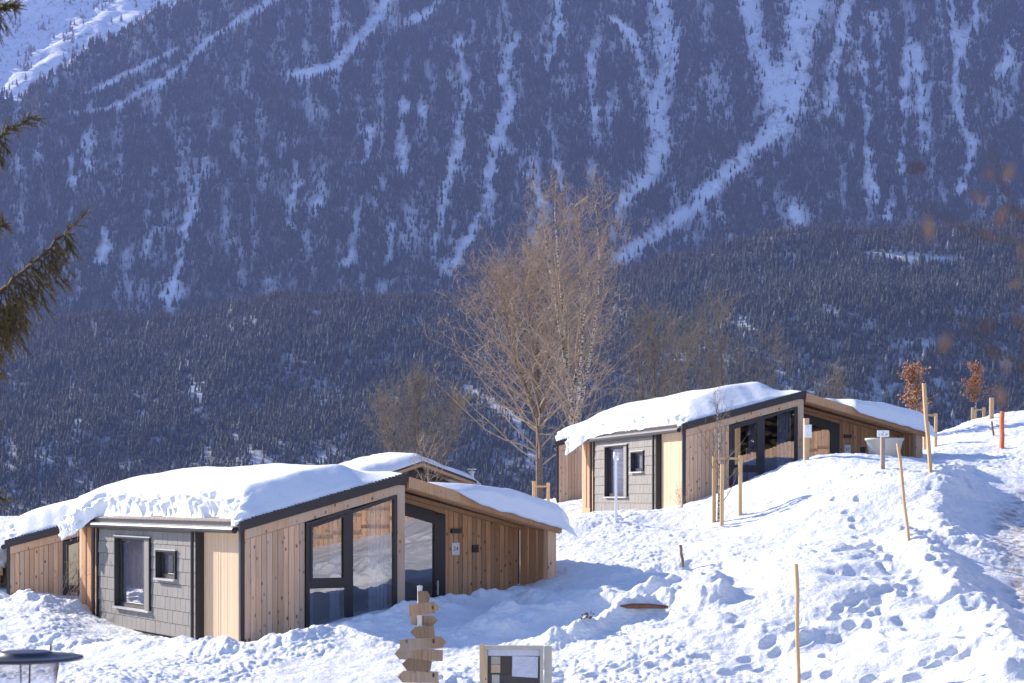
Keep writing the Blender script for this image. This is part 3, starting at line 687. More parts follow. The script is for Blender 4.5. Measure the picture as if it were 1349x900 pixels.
    for (a, c_, u, v) in wins:
        big = c_-a > 2
        f = MB(); e = .035; x0 = -.03
        f.box(x0, .16, a-.0, a+e, u, v, .3); f.box(x0, .16, c_-e, c_, u, v, .3); f.box(x0, .16, a+e, c_-e, v-e, v, .3)
        wf = f.build('window', dk, root)
        f = MB(); f.box(-.07, .16, a-.02, c_+.02, u-.04, u-.002, .3); f.build('sill', M['alu'], wf)
        f = MB(); f.box(-.035, .0, a-.03, c_+.03, v+.002, v+.03, .3); f.build('flashing', M['alu'], wf)
        pa = a+(.40 if big else .06)
        f = MB(); f.box(.0 if big else .05, .10, a+e, pa, u+.005, v-e-.005, .5); f.build('side_panel', M['slate'] if big else M['dark'], wf)
        f = MB(); ww = .07
        f.box(.085, .13, pa, pa+ww, u, v-e, .5); f.box(.085, .13, c_-e-ww, c_-e, u, v-e, .5); f.box(.085, .13, pa+ww, c_-e-ww, u, u+ww+.03, .5); f.box(.085, .13, pa+ww, c_-e-ww, v-e-ww, v-e, .5)
        f.build('sash', M['dark'], wf)
        g = MB(); g.add([(.11,c_-e-ww,u+ww),(.11,pa+ww,u+ww),(.11,pa+ww,v-e-ww),(.11,c_-e-ww,v-e-ww)], [(0,1,2,3)], .5); g.build('pane', M['glass'], wf)
        g = MB(); n = 30
        for i in range(n):
            y0 = pa+(c_-pa)*i/n; y1 = pa+(c_-pa)*(i+1)/n; x_ = .16
            g.add([(x_+.018*(i % 2), y0, u), (x_+.018*((i+1) % 2), y1, u), (x_+.018*((i+1) % 2), y1, v), (x_+.018*(i % 2), y0, v)], [(0,1,2,3)], .5)
        g.build('curtain', M['curtain'], wf)
    # pale recessed panel
    b = MB(); boards(b, .10, 2.30, -.10, EZ-.02, w=.06, th=.016, gap=.004, fixed=.16, nrm=-1, axis='y'); b.build('pale_panel', M['pale'], root)
    f = MB(); f.box(-.02, .165, .0, .09, -.32, rb(0)-.0, .3); f.build('corner_trim', dk, root)
    f = MB(); f.box(-.005, .15, 2.30, 2.395, -.2, EZ, .3); f.build('corner_trim', dk, root); f = MB(); f.box(-.005, .04, 8.585, 8.67, -.2, EZ, .3)
    f.build('corner_trim', dk, root)
    for t_ in (2.44, 8.72): f = MB(); f.tube([(-.055,t_,-.3),(-.055,t_,2.25)], [.035,.035], 10, .3); f.build('downpipe', dk, root)
    f = MB(); f.box(.03, .15, 2.40, 8.58, -.16, -.03, .3); f.build('base_strip', M['slateedge'], root)
    f = MB(); f.box(.05, .16, 2.40, 8.58, -.5, -.165, .3); f.box(.05, .16, .1, 2.38, -.5, -.11, .3); f.build('plinth', M['beige'], root)
    # roof
    f = MB()
    slab(f, -.04, CR, .02, CD, lambda s: rb(s)+.035, .135); slab(f, CR, CW+.03, .02, CD, lambda s: rb(s)+.035, .075)
    rf = f.build('roof', dk, root)
    f = MB()
    slab(f, -.07, CR+.03, -.10, .02, lambda s: EZ+(RZ-EZ)*(s/CR)+.0, .185, .3); f.build('rake_trim', dk, rf)
    f = MB()                                                           # small standing seams and serrated snow edge clips
    for k in range(46):
        s = .02+k*.075; z = rb(s)+.187; f.box(s, s+.05, -.10, -.07, z-.003, z+.015+.012*random.random(), .3)
    f.build('seam_clips', dk, rf)
    f = MB(); slab(f, CR+.035, CW+.05, -.13, -.07, lambda s: RZ-(RZ-EZ)*((s-CR)/(CW-CR))-.10, .225, .6); slab(f, CR+.035, CW+.05, -.065, .015, lambda s: RZ-(RZ-EZ)*((s-CR)/(CW-CR))-.12, .20, .3)
    f.build('fascia_board', M['beam'], rf)
    f = MB()
    for k in range(11):                                               # soffit boards run along the porch
        s0 = CR+.02+(CW-CR)*k/11; s1 = CR+.02+(CW-CR)*(k+1)/11-.006
        slab(f, s0, s1, .02, 1.39, lambda s: RZ-(RZ-EZ)*((s-CR)/(CW-CR))+.0, .03, random.random())
    f.build('soffit', M['beam'], rf); f = MB()
    for k in range(11):
        s0 = .02+CR*k/11; s1 = .02+CR*(k+1)/11-.006
        slab(f, s0, s1, 8.65, 9.99, lambda s: EZ+(RZ-EZ)*(s/CR), .03, random.random())
    f.build('soffit', M['beam'], rf)
    f = MB(); slab(f, CR-.1, CW, 1.24, 1.36, lambda s: rb(s)-.09, .085, .4); slab(f, CR+.03, CW-.1, .45, .60, lambda s: rb(s)-.09, .085, .5); f.build('rafter', M['beam'], rf)
    f = MB(); f.tube([(-.10,.10,EZ+.0),(-.10,CD-.05,EZ+.0)], [.062,.062], 12, .3); f.box(-.10, .0, .06, CD-.02, EZ+.03, EZ+.055, .3); f.build('gutter', dk, rf)
    f = MB(); f.box(-.115, -.02, .08, CD-.02, EZ+.058, EZ+.068, .3); f.box(-.06, .17, .1, 2.29, EZ-.012, EZ+.0, .3); f.build('eave_flashing', M['alu'], rf)
    f = MB()
    for k in range(3): slab(f, -.05+.20*k, .11+.20*k, .05, CD-.03, lambda s: EZ+(RZ-EZ)*(s/CR)+.171+.004*k, .022, .5)
    f.build('eave_batten', M['batten'], rf)
    if P: roof_snow(root, P, seed)
    if number:
        for k in range(7):
            t_ = 8.6+.21*k+random.uniform(-.06,.06); l = random.uniform(.10,.32); x_ = -.42+random.uniform(-.12,.14)
            f = MB(); f.tube([(x_,t_,EZ-.10),(x_+.004,t_,EZ-.10-l*.5),(x_,t_+.003,EZ-.12-l)], [.022,.013,.002], 6, .5); f.build('icicle', M['lampglass'], root, smooth=True)
    return root
def prof(pts):
    xs_, ys_ = [p[0] for p in pts], [p[1] for p in pts]
    return lambda x: np.interp(x, xs_, ys_)
PN = dict(left=prof([(0,-.10),(.35,-.16),(.6,-.05),(.9,.12),(1.6,.08),(2.6,.20),(3.0,.10),(5,.14),(7.6,.08),(8.1,-.02),(8.5,-.36),(9.3,-.52),(10,-.45)]), right=prof([(0,.30),(1.5,.28),(10,.3)]),
          front_l=lambda s: -.06+0*s, front_r=lambda s: .10-.46*sstep(4.0, 5.2, s), droop=.9, droopR=.35, rfront=.78,
          H=lambda s, t: np.interp(s, [-.6,0,.5,1.5,2.5,3.3,3.8,4.6,6,7.4], [.48,.54,.60,.62,.50,.20,.07,.16,.42,.46])*(1-.55*sstep(3.5,1.2,t)*sstep(2.3,3.3,s)*sstep(4.6,3.8,s)))
PF = dict(left=prof([(0,-.08),(.5,-.10),(1.0,.02),(2.2,-.02),(2.6,.02),(4,-.06),(5.5,-.02),(7.2,-.10),(8.3,-.25),(8.8,-.50),(9.4,-.62),(10,-.5)]), right=prof([(0,.28),(10,.3)]),
          front_l=lambda s: -.05+0*s, front_r=lambda s: .20-.54*sstep(4.75, 5.05, s), droop=.9, droopR=.35, rfront=.95,
          H=lambda s, t: np.interp(s, [-.6,0,.5,1.5,2.5,3.3,3.8,4.6,6,7.4], [.40,.43,.57,.66,.60,.28,.09,.20,.42,.46])*(1-.55*sstep(3.5,1.2,t)*sstep(2.5,3.3,s)*sstep(4.6,3.8,s)))
PB = dict(left=prof([(0,.0),(1,-.02),(10,-.05)]), right=prof([(0,.10),(10,.1)]),
          front_l=lambda s: -.08+0*s, front_r=lambda s: -.1+0*s, droop=.8, droopR=.4, rfront=.95,
          H=lambda s, t: np.interp(s, [-.6,0,.5,1.5,2.5,3.3,3.8,4.6,6,7.4], [.40,.46,.52,.55,.50,.36,.30,.34,.40,.42]))
def place(px, py_eave_under, Y, ang): p = at(px, py_eave_under, Y); return (p.x, p.y, p.z-EZ)
cabin('nearest cabin with wall number 24, slate side wall, pale panel and dark framed corner glazing', (-5.154, 34.70, -2.86), math.atan2(.514, .858), '24', 11, PN)
cabin('upper cabin on the right slope with wall number 67 and a pale tub outside', (4.66, 49.5, -.385), math.atan2(.2403, .9707), '67', 23, PF)
cabin('larch cabin at the left edge, half hidden behind the nearest cabin', place(10, 721, 44.5, 0), R(14.0), None, 31, PB)
cabin('cabin behind the upper cabin, only its left gable wall showing', place(734, 588, 66, 0), R(-2.5), None, 47, PB)
cabin('cabin cut off by the left frame edge beyond the left larch cabin', (-20.4, 46.5, -4.15), R(12), None, 53, PB)
# the gabled cabin with the open roof truss behind the nearest one
TD = 5.2
def truss_cabin():
    random.seed(61)
    root = empty('gabled_cabin', at(555.5, 610, 98)-Vector((0, 0, RZ)), R(36), label='far cabin with open timber gable peeking over the nearest cabin roof', cat='cabin', group=None)
    h = 3.55
    def z(s): return RZ-.30*abs(s)
    f = MB(); boards(f, -h+.5, h-.5, -1.2, lambda s: min(2.15, z(s)-.1), fixed=1.2); f.build('front_wall', M['warm'], root)
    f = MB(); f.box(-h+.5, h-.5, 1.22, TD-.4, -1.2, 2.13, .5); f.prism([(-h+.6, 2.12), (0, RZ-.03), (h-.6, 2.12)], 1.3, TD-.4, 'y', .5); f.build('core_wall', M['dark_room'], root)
    rf = MB(); 
    for a, b_ in ((-h, 0), (0, h)): slab(rf, a, b_, -.1, TD, z, .11, .4)
    r = rf.build('roof', M['dark'], root)
    f = MB()
    for a, b_ in ((-h+.02, 0), (0, h-.02)): slab(f, a, b_, -.07, .02, lambda s: z(s)-.17, .165, .5)
    f.build('fascia_board', M['beam'], r)
    f = MB()
    for a, b_ in ((-h+.06, 0), (0, h-.06)): slab(f, a, b_, .03, 1.18, lambda s: z(s)-.04, .036, .6)
    f.build('soffit', M['beam'], r)
    f = MB(); f.box(-h+.4, h-.4, .0, .14, 2.02, 2.17, .5); f.box(-h+.45, -h+.62, 0, .15, -1.2, 2.0, .5); f.box(h-.62, h-.45, 0, .15, -1.2, 2.0, .5); f.build('tie_beam', M['beam'], root)
    f = MB(); f.tube([(h+.08, .5, 1.9), (h+.08, .5, 2.75)], [.11, .11], 12, .5); f.tube([(h+.08, .5, 2.7), (h+.08, .5, 2.80)], [.17, .17], 12, .5)
    f.tube([(h+.08, .5, -1.2), (h+.08, .5, 1.9)], [.11, .11], 12, .5); f.tube([(h+.08, .5, 2.88), (h+.08, .5, 2.93)], [.26, .26], 12, .5); f.tube([(h+.08, .5, 2.8), (h+.08, .5, 2.9)], [.05, .05], 6, .5); f.build('flue_pipe', M['alu'], root)
    # snow
    ns, n2 = 70, 60; s = np.linspace(-h-.25, h+.25, ns); t = np.linspace(-.14, TD+.1, n2); S, T = np.meshgrid(s, t)
    def rnd(d, q): k = np.clip(1-d/q, 0, 1); return np.sqrt(np.maximum(1-k*k, 0))
    base = RZ-.30*np.abs(S)+.112-.4*np.maximum(0, np.abs(S)-h); H = (.50-.10*S/h)*(1+.15*fbm(S*.7, T*.5, 3, 66))
    hh = H*rnd(S+h+.25, .5)*rnd(h+.25-S, .5)*(1-(1-np.clip((T+.14)/1.3, 0, 1))**2.2)*rnd(TD+.1-T, .4)
    Vt = np.stack([S, T, base+hh+.004], -1).reshape(-1, 3); Vb = np.stack([S, T, base+.002-.05*(np.abs(S) > h)], -1).reshape(-1, 3)
    I = np.arange(ns*n2).reshape(n2, ns); n = ns*n2
    Fs = [np.stack([I[:-1,:-1], I[:-1,1:], I[1:,1:], I[1:,:-1]], -1).reshape(-1, 4), np.stack([I[:-1,:-1], I[1:,:-1], I[1:,1:], I[:-1,1:]], -1).reshape(-1, 4)+n]
    for e in (I[0], I[-1], I[:,0], I[:,-1]): Fs.append(np.stack([e[:-1], e[:-1]+n, e[1:]+n, e[1:]], -1))
    o = bigmesh('roof_snow', np.concatenate([Vt, Vb]), np.concatenate(Fs), M['roofsnow'], smooth=True); o.parent = root
truss_cabin()

# ------------------------------------------------------------------ poles, signs, trees and other things
def on_ground(px, py, Y):
    p = at(px, py, Y); return p.x, p.y, gz(p.x, p.y)
def lbl_stake(name, px, top, bot, Y, lean_px, w, mat, label, cat='stake', group='wooden marker stakes in the snow'):
    """a rectangular stake; lean_px = horizontal offset of its top in px"""
    Yh = hit(px, bot) if bot < 900 else None
    if Yh and abs(Yh-Y) > .4 and abs(Yh-Y) < 9: w *= Yh/Y; Y = Yh
    x, y, z = on_ground(px, bot, Y); h = (bot-top)/F*Y
    mb = MB(); n = 7; lx = lean_px/F*Y
    pts = []
    for i in range(n):
        t = -.25+1.25*i/(n-1); pts.append((lx*t+.006*math.sin(i*2.3+px), .01*math.sin(i*1.7+px), h*t))
    mb.tube([Vector(q) for q in pts], [w*.62]*n, 4, random.random()); o = mb.build(name, mat, None, loc=(x, y, at(px, bot, Y).z)); o.rotation_euler.z = R(12)
    # keep foot in the snow
    o.location.z = min(o.location.z, z+.02) if abs(z-o.location.z) < .5 else o.location.z
    return tag(o, label, cat, group)
random.seed(3)
lbl_stake('marker_stake', 1052, 743, 915, 26.7, -3, .055, M['stake'], 'upright pale wooden stake in the smooth foreground snow, lower right')
lbl_stake('marker_stake', 1197, 584, 712, 36, -15, .055, M['stake'], 'stake leaning left on the snow bank between signpost and brown path')
lbl_stake('marker_stake', 1226, 505, 622, 40, -10, .08, M['stake'], 'tallest leaning stake, standing before the right end of the upper cabin')
lbl_stake('stub_stake', 900, 718, 746, 37.5, -4, .06, M['olivetwig'], 'short weathered stub stake poking from the bare snow slope', group='small stubs in the snow')
lbl_stake('stub_stake', 1309, 555, 574, 58, -3, .05, M['orange_dirt'], 'thin dark stub on the snow mound near the red post', group='small stubs in the snow')
o = lbl_stake('red_marker_post', 1320, 542, 590, 54, 0, .12, M['red'], 'orange red painted marker post on the snowy crest at the right', 'marker post', None)
m_ = MB()
# sign on post near the tub
def post_sign(px, top, bot, Y, pw, x0, x1, y0, y1, label, marks, mat=None, stop=None):
    x, y, z = on_ground(px, bot, Y); b0 = at(px, bot, Y); root = empty('sign_post', (x, y, b0.z), R(8), label=label, cat='sign', group=None)
    k = Y/F; h = (bot-top)*k
    mb = MB(); mb.box(-pw*k/2, pw*k/2, 0, pw*k, -.4, h, .5); mb.build('post', mat or M['stake'], root, bevel=.004)
    mb = MB(); mb.box((x0-px)*k, (x1-px)*k, -.025, -.004, (bot-y1)*k, (bot-y0)*k, .5); pl = mb.build('plate', M['plate'], root, bevel=.003)
    for (t, u, v, s) in marks: txt('lettering', t, s*k, ((u-px)*k, -.0275, (bot-v)*k), M['ink'], pl)
    return root
post_sign(1163.5, 570, 622, 44, 5, 1155, 1171.3, 567, 575.8, 'small white landscape sign on brown post in front of the pale tub', [('4', 1163, 569.4, 3.6), ('<', 1157.5, 572.6, 3.4), ('76', 1161.8, 572.6, 3.4), ('67', 1167.8, 572.6, 3.4)], M['oldwood'])
post_sign(1063, 551, 604, 47.6, 6.5, 1059.2, 1069.2, 559.5, 576.5, 'white notice sheet on pale post before the upper cabin door', [('i', 1064, 562.3, 5), ('- - -', 1064.3, 569, 3.0), ('----', 1064.5, 573, 3.0)])
# tub
x, y, _ = on_ground(1165, 600, 48.4); k = 48.4/F
mb = MB(); zt = at(0, 577.5, 48.4).z; zb = at(0, 612, 48.4).z
mb.lathe([(.001, zb), (15*k, zb), (20*k, zb+.30), (24*k, zt-.07), (25.2*k, zt-.06), (25.6*k, zt), (24.4*k, zt), (22.5*k, zt-.12), (19*k, zb+.12), (.001, zb+.1)], 40, (0,0,0), .5)
o = mb.build('tub', M['concrete'], None, smooth=True, loc=(x, y, 0)); tag(o, 'large pale tapered tub on the snow before the upper cabin porch', 'tub')
# globe path lamp in front of the upper cabin
b0 = at(811.5, 672, 46.2); k = 46.2/F; root = empty('path_lamp', b0, 0, label='slim pale path lamp with round head before the slate wall window', cat='path lamp')
mb = MB(); mb.tube([(0,0,-.4), (0,0,66*k)], [.034, .030], 10, .5); mb.build('pole', M['plate'], root)
mb = MB(); mb.lathe([(.001, 64*k), (.03, 64*k), (.07, 67.5*k), (.085, 71*k), (.07, 75*k), (.03, 78*k), (.001, 78.6*k)], 20, (0,0,0), .5); mb.build('globe', M['lampglass'], root, smooth=True)
mb = MB(); mb.lathe([(.001, 65*k), (.035, 65*k), (.07, 69*k), (.065, 73*k), (.001, 75*k)], 14, (0,0,0), .5); mb.build('lamp_core', M['plate'], root, smooth=True)
# foreground lantern
Y = 9.6; b0 = at(33, 867, Y); k = Y/F; gzl = gz(b0.x, b0.y); root = empty('garden_lantern', (b0.x, b0.y, gzl), 0, label='dark capped garden lantern with clear glass, cropped at lower left corner', cat='lantern')
H0 = b0.z-gzl
mb = MB(); mb.lathe([(.001,-.006),(.292,-.010),(.300,-.004),(.300,.006),(.285,.010),(.145,.018),(.140,.030),(.125,.036),(.001,.040)], 56, (0,0,H0), .5); mb.tube([(.135,0,H0+.04),(.135,0,H0+.075)], [.006,.006], 8, .5); mb.build('cap', M['hub'], root, smooth=True)
mb = MB(); mb.lathe([(.118,-.38),(.150,-.20),(.172,-.012),(.168,-.012),(.146,-.20),(.114,-.38)], 40, (0,0,H0), .5); mb.build('glass', M['lampglass'], root, smooth=True)
for a in (.4, 1.97, 3.54, 5.11):
    mb = MB(); mb.tube([(.176*math.cos(a), .176*math.sin(a), H0-.012), (.122*math.cos(a), .122*math.sin(a), H0-.38)], [.005,.005], 8, .5); mb.build('glass_rod', M['hub'], root)
mb = MB(); mb.lathe([(.001,-.42),(.06,-.42),(.13,-.40),(.13,-.375),(.05,-.37),(.03,-.33),(.001,-.32)], 32, (0,0,H0), .5); mb.build('socket', M['hub'], root, smooth=True)
mb = MB(); mb.tube([(0,0,-.3), (0,0,H0-.41)], [.05,.045], 20, .5); mb.build('pole', M['hub'], root, smooth=True)
# direction signpost
Y = 24.; k = Y/F; b0 = at(553, 900, Y); gg = gz(b0.x, b0.y); root = empty('direction_signpost', (b0.x, b0.y, gg), 0, label='metal pole stacked with seven weathered wooden arrow boards pointing both ways', cat='signpost')
zz = lambda py: at(0, py, Y).z-gg
mb = MB(); mb.tube([(0,0,-.3),(0,0,zz(773))], [.033,.033], 14, .5); mb.lathe([(.001,0),(.037,0),(.037,.02),(.001,.03)], 14, (0,0,zz(774)), .5); mb.build('pole', M['alu'], root)
def arrow(x0, x1, y0, y1, right, tilt, yaw, yoff):
    a, b_ = (x0-553)*k, (x1-553)*k; z0, z1 = zz(y1), zz(y0); zm = (z0+z1)/2; hh = (z1-z0)/2*.93; tip = min(.07, (b_-a)*.25)
    P = [(a, -hh), (b_-tip, -hh), (b_, .0), (b_-tip, hh), (a, hh)] if right else [(a+tip, -hh), (b_, -hh), (b_, hh), (a+tip, hh), (a, 0)]
    P = [(u+random.uniform(-.006,.006), v+random.uniform(-.006,.006)) for u, v in P]
    mb = MB(); mb.prism(P, -.014, .014, 'y'); o = mb.build('arrow_board', M['oldwood'], root, bevel=.003, loc=(0, yoff, zm)); o.rotation_euler = (0, R(tilt), R(yaw))
random.seed(9)
arrow(551, 568, 778, 797, True, -4, 0, -.05); arrow(539, 580, 794, 811, True, -7, 0, -.055); arrow(541, 577, 810, 825, True, 2, 0, .05)
arrow(540.5, 573, 824, 840.5, False, -3, 0, -.05); arrow(527, 589, 839.5, 856, True, -4, 0, -.052); arrow(519.5, 584, 854, 870, False, 3, 0, -.05)
arrow(530, 568, 868, 885, False, 6, 0, -.052); arrow(524, 578, 883, 900, False, 1, 0, -.05); arrow(530, 572, 902, 918, True, 0, 0, -.05)
root['label'] = 'metal pole stacked with weathered wooden arrow boards pointing both ways'
# notice case
Y = 24.2; k = Y/F; b0 = at(680, 900, Y); gg = gz(b0.x, b0.y); root = empty('notice_case', (b0.x, b0.y, gg), R(-3), label='pale framed glazed notice case with papers on a dark board at bottom centre', cat='notice board')
X_ = lambda px: (px-680)*k; zz = lambda py: at(0, py, Y).z-gg
zb = zz(935)
mb = MB(); mb.box(X_(640), X_(713), .0, .05, zb, zz(853), .5); mb.build('case_back', M['board_back'], root)
mb = MB(); mb.box(X_(638), X_(716), -.06, .052, zz(855.5), zz(850.5), .5); mb.box(X_(638), X_(642.5), -.06, -.001, zb, zz(855.5), .5); mb.box(X_(711.5), X_(716), -.06, -.001, zb, zz(855.5), .5); mb.box(X_(642.5), X_(711.5), -.06, -.001, zb, zb+.05, .5)
mb.build('case_frame', M['beige'], root, bevel=.004)
mb = MB(); mb.box(X_(643), X_(711), -.012, -.003, zz(864), zz(856), .5); mb.build('header_strip', M['paper'], root)
mb = MB(); mb.add([(X_(674.5),-.012,zz(891)),(X_(708.5),-.010,zz(893)),(X_(709),-.012,zz(865)),(X_(675),-.012,zz(864.3))], [(0,1,2,3)], .5); mb.add([(X_(674.5),-.0095,zz(891)),(X_(708.5),-.0075,zz(893)),(X_(709),-.0095,zz(865)),(X_(675),-.0095,zz(864.3))], [(3,2,1,0)], .5); pap = mb.build('paper_sheet', M['paper'], root)
mb = MB(); mb.box(X_(647), X_(659), -.010, -.004, zz(875), zz(865), .5); mb.build('paper_sheet', M['beige'], root)
mb = MB(); mb.box(X_(647), X_(659), -.010, -.004, zz(886.5), zz(875.6), .5); mb.build('paper_sheet', M['pale'], root)
mb = MB(); mb.box(X_(648), X_(658), -.010, -.004, zz(900), zz(889), .5); mb.build('paper_sheet', M['concrete'], root)
random.seed(4)
for i, (u, v, s_) in enumerate([(690,870,3), (686,874,2.2), (694,877,2.2), (688,881,2.2), (697,885,2.2)]):
    txt('faint_print', '~ ~ ~ ~'[:5+i % 3], s_*k, (X_(u), -.0135, zz(v)), M['hub'], pap)
mb = MB(); mb.add([(X_(642),-.05,zb+.05),(X_(711.8),-.05,zb+.05),(X_(711.8),-.05,zz(855.2)),(X_(642),-.05,zz(855.2))], [(0,1,2,3)], .5); mb.build('glass_door', glass('display_case_glass', .03, (.92,.92,.94)), root)
mb = MB(); mb.box(X_(717), X_(727), -.03, .05, -.3, zz(851), .5); mb.box(X_(631.5), X_(637), -.0, .06, -.3, zz(849), .5); mb.build('case_post', M['beige'], root, bevel=.004)
mb = MB(); a_ = .0
mb.add([(X_(632.5),-.10,zz(848)),(X_(638),-.10,zz(848.5)),(X_(646),-.10,zb),(X_(640),-.10,zb),(X_(632.5),-.07,zz(848)),(X_(638),-.07,zz(848.5)),(X_(646),-.07,zb),(X_(640),-.07,zb)], [(3,2,1,0),(4,5,6,7),(0,1,5,4),(1,2,6,5),(2,3,7,6),(3,0,4,7)], .6)
o = mb.build('wooden_batten', M['stake'], root)
# brown plank and leaves stuck in the trench
Yh = hit(848, 801) or 33.; b0 = at(848, 799.5, Yh); z = b0.z
mb = MB(); mb.tube([(-.42,0,.0),(-.2,.0,.02),(.1,.0,.02),(.42,.0,-.0)], [.035,.05,.045,.03], 6, .5); o = mb.build('buried_plank', M['orange_dirt'], None, loc=(b0.x, b0.y-.1, b0.z)); tag(o, 'reddish brown plank edge lying in the trodden snow trench', 'plank')
Yh = hit(773, 819) or 32.6; b0 = at(773, 817, Yh); mb = MB(); random.seed(8)
for i in range(40):
    p = Vector((random.gauss(0,.045), random.gauss(0,.04), random.uniform(-.02,.12))); d = Vector((random.uniform(-1,1), random.uniform(-1,1), random.uniform(-.6,1))).normalized()*.06; e = d.orthogonal().normalized()*.025
    mb.add([p, p+d*.5+e, p+d, p+d*.5-e], [(0,1,2,3)], random.random())
o = mb.build('leaf_clump', M['olivetwig'], None, loc=b0); tag(o, 'small clump of dark dry leaves sticking out of the snow', 'leaves')

# ---- bare trees
def limb(mb, p, d, length, rad, n, wob, lift, k, rnd, droop=0., tip=.25):
    pts = [p.copy()]; rr = [rad]; q = p.copy(); dd = d.copy(); pos = []
    for i in range(n):
        dd = (dd+Vector((random.gauss(0, wob), random.gauss(0, wob), random.gauss(0, wob)*.7+lift-droop*(i/n)))).normalized()
        q = q+dd*(length/n); pts.append(q.copy()); rr.append(rad*(1-(1-tip)*(i+1)/n)); pos.append((q.copy(), dd.copy(), rr[-1]))
    mb.tube(pts, rr, k, rnd, 0, cap=False); return pos
def twigs(mb, q, dd, n, L_, rad, spread, lift, droop, k=3, sub=2):
    for _ in range(n):
        s = Vector((random.gauss(0, 1), random.gauss(0, 1), random.gauss(0, .6)+lift)).normalized()
        d = (dd*(1-spread)+s*spread).normalized(); l = L_*random.uniform(.5, 1.25)
        pos = limb(mb, q, d, l, rad, 3, .18, .02, k, random.random(), droop)
        if sub:
            for (q2, d2, r2) in pos:
                for _ in range(sub): 
                    s2 = Vector((random.gauss(0, 1), random.gauss(0, 1), random.gauss(0, .7))).normalized(); d3 = (d2*.55+s2*.55).normalized()
                    limb(mb, q2, d3, l*random.uniform(.3, .6), rad*.62, 2, .2, 0, 3, random.random(), droop*.8, .4)
def bare_tree(name, label, cat, base, h, tr, seed, leaders, nb, bl, tw, barkm, twigm, group=None, ang=(35, 60), low=.15, lift=.05, droop=.0, twl=.9, twr=.012, lean=(0,0), bshape=1.0, trunk_wob=.03):
    random.seed(seed); root = empty(name, base, 0, label=label, cat=cat, group=group)
    tk = MB(); cr = MB()
    main = [(Vector((0,0,0)), .05, tr)]; d = Vector((lean[0], lean[1], 1)).normalized()
    pos = limb(tk, Vector((0,0,-.5)), d, h*.97, tr, 16, trunk_wob, .04, 8, .5, 0, .12)
    axes = [(pos, h, tr)]
    for (zf, az, le, tilt) in leaders:
        i = int(zf*len(pos)); q, dd, r_ = pos[i]
        d2 = (Vector((math.cos(az)*tilt, math.sin(az)*tilt, 1))).normalized()
        p2 = limb(tk, q, d2, le, r_*.75, 12, .05, .10, 7, .5, 0, .12); axes.append((p2, le, r_*.75))
    for (pp, hh, rr) in axes:
        n = int(nb*hh/h)
        for j in range(n):
            f = low+(1-low)*(j+random.random())/n if pp is pos else .12+.88*(j+random.random())/n
            i = min(int(f*len(pp)), len(pp)-1); q, dd, r_ = pp[i]
            if i: q = pp[i-1][0].lerp(q, random.random())
            az = random.uniform(0, 6.283); a = R(random.uniform(*ang))*(1-.45*f)
            d3 = Vector((math.cos(az)*math.sin(a), math.sin(az)*math.sin(a), math.cos(a)))
            l = bl*(math.sin(math.pi*min(1, (f*.86+.12)**bshape)))*random.uniform(.6, 1.15)+.5
            if pp is not pos: l *= .75
            bp = limb(cr, q, d3, l, min(r_*.42, .05)+.006, 6, .12, lift, 4, random.random(), droop*.5, .2)
            for (q2, d2, r2) in bp[1:]:
                for _ in range(tw):
                    twigs(cr, q2, d2, 1, twl, max(r2*.55, twr*.8), .55, .25*(lift > 0), droop, sub=3)
    tk.build('trunk', barkm, root, smooth=True); cr.build('crown', twigm, root); return root
T = dict
bare_tree('birch_tree', 'broad bare tree with brown twig crown, left one of the tall pair between cabins', 'tree', at(711, 664, 94), 14.0, .21, 21, [(.25, 2.6, 8.5, .42), (.3, .2, 8.0, .3), (.38, 4.2, 7, .35), (.32, 3.3, 7.5, .6)], 62, 6.4, 1, M['bark'], M['twig'],
          'tall bare trees between the two cabins', (50, 85), .17, .03, .03, 1.15, .017, (-.02, 0), .75)
bare_tree('birch_tree', 'tallest bare birch with whitish upright stems, right one of the tall pair', 'tree', at(756, 664, 88), 15.4, .20, 34, [(.22, .4, 11.5, .28), (.28, 2.9, 10.8, .16), (.33, 1.2, 9.5, .34), (.18, 5.2, 9.0, .38)], 30, 4.8, 1, M['birch'], M['twig'],
          'tall bare trees between the two cabins', (28, 62), .12, .05, .0, 1.05, .016, (.045, 0), .8)
bare_tree('bare_tree', 'low rounded bare tree rising behind the gabled far cabin', 'tree', at(551, 668, 104), 7.6, .12, 41, [(.12, 2.8, 5.6, .9), (.1, .3, 5.8, .8), (.15, 1.6, 6.2, .3), (.13, 3.6, 5.4, 1.1), (.14, 5.9, 5.4, 1.1)], 28, 3.8, 1, M['bark'], M['olivetwig'], 'lower bare trees behind the cabins', (25, 56), .15, .05, .0, .9, .015, bshape=.7)
bare_tree('bare_tree', 'wide bare tree with upswept twigs behind the upper cabin roof', 'tree', at(958, 640, 84), 8.8, .13, 47, [(.12, 2.8, 6.6, .6), (.1, .3, 6.8, .6), (.15, 1.6, 7, .3), (.22, 4.0, 5, .5)], 20, 2.8, 1, M['bark'], M['olivetwig'], 'lower bare trees behind the cabins', (25, 50), .15, .06, .0, .9, .014, bshape=.7)
bare_tree('bare_tree', 'slender bare tree between the birches and the upper cabin roof', 'tree', at(868, 640, 96), 9.6, .11, 53, [(.15, 3.2, 7.5, .4), (.2, .3, 6.8, .4), (.2, 5., 6.8, .3)], 30, 2.6, 1, M['bark'], M['olivetwig'], 'lower bare trees behind the cabins', (25, 50), .15, .06, .0, .9, .014, bshape=.7)
bare_tree('bare_tree', 'thin bare shrub like tree right of the upper cabin ridge', 'tree', at(1100, 600, 88), 4.4, .06, 57, [(.15, 3.2, 3, .35), (.2, .3, 3, .4)], 14, 1.2, 1, M['bark'], M['olivetwig'], 'lower bare trees behind the cabins', (25, 50), .15, .06, .0, .6, .012, bshape=.7)
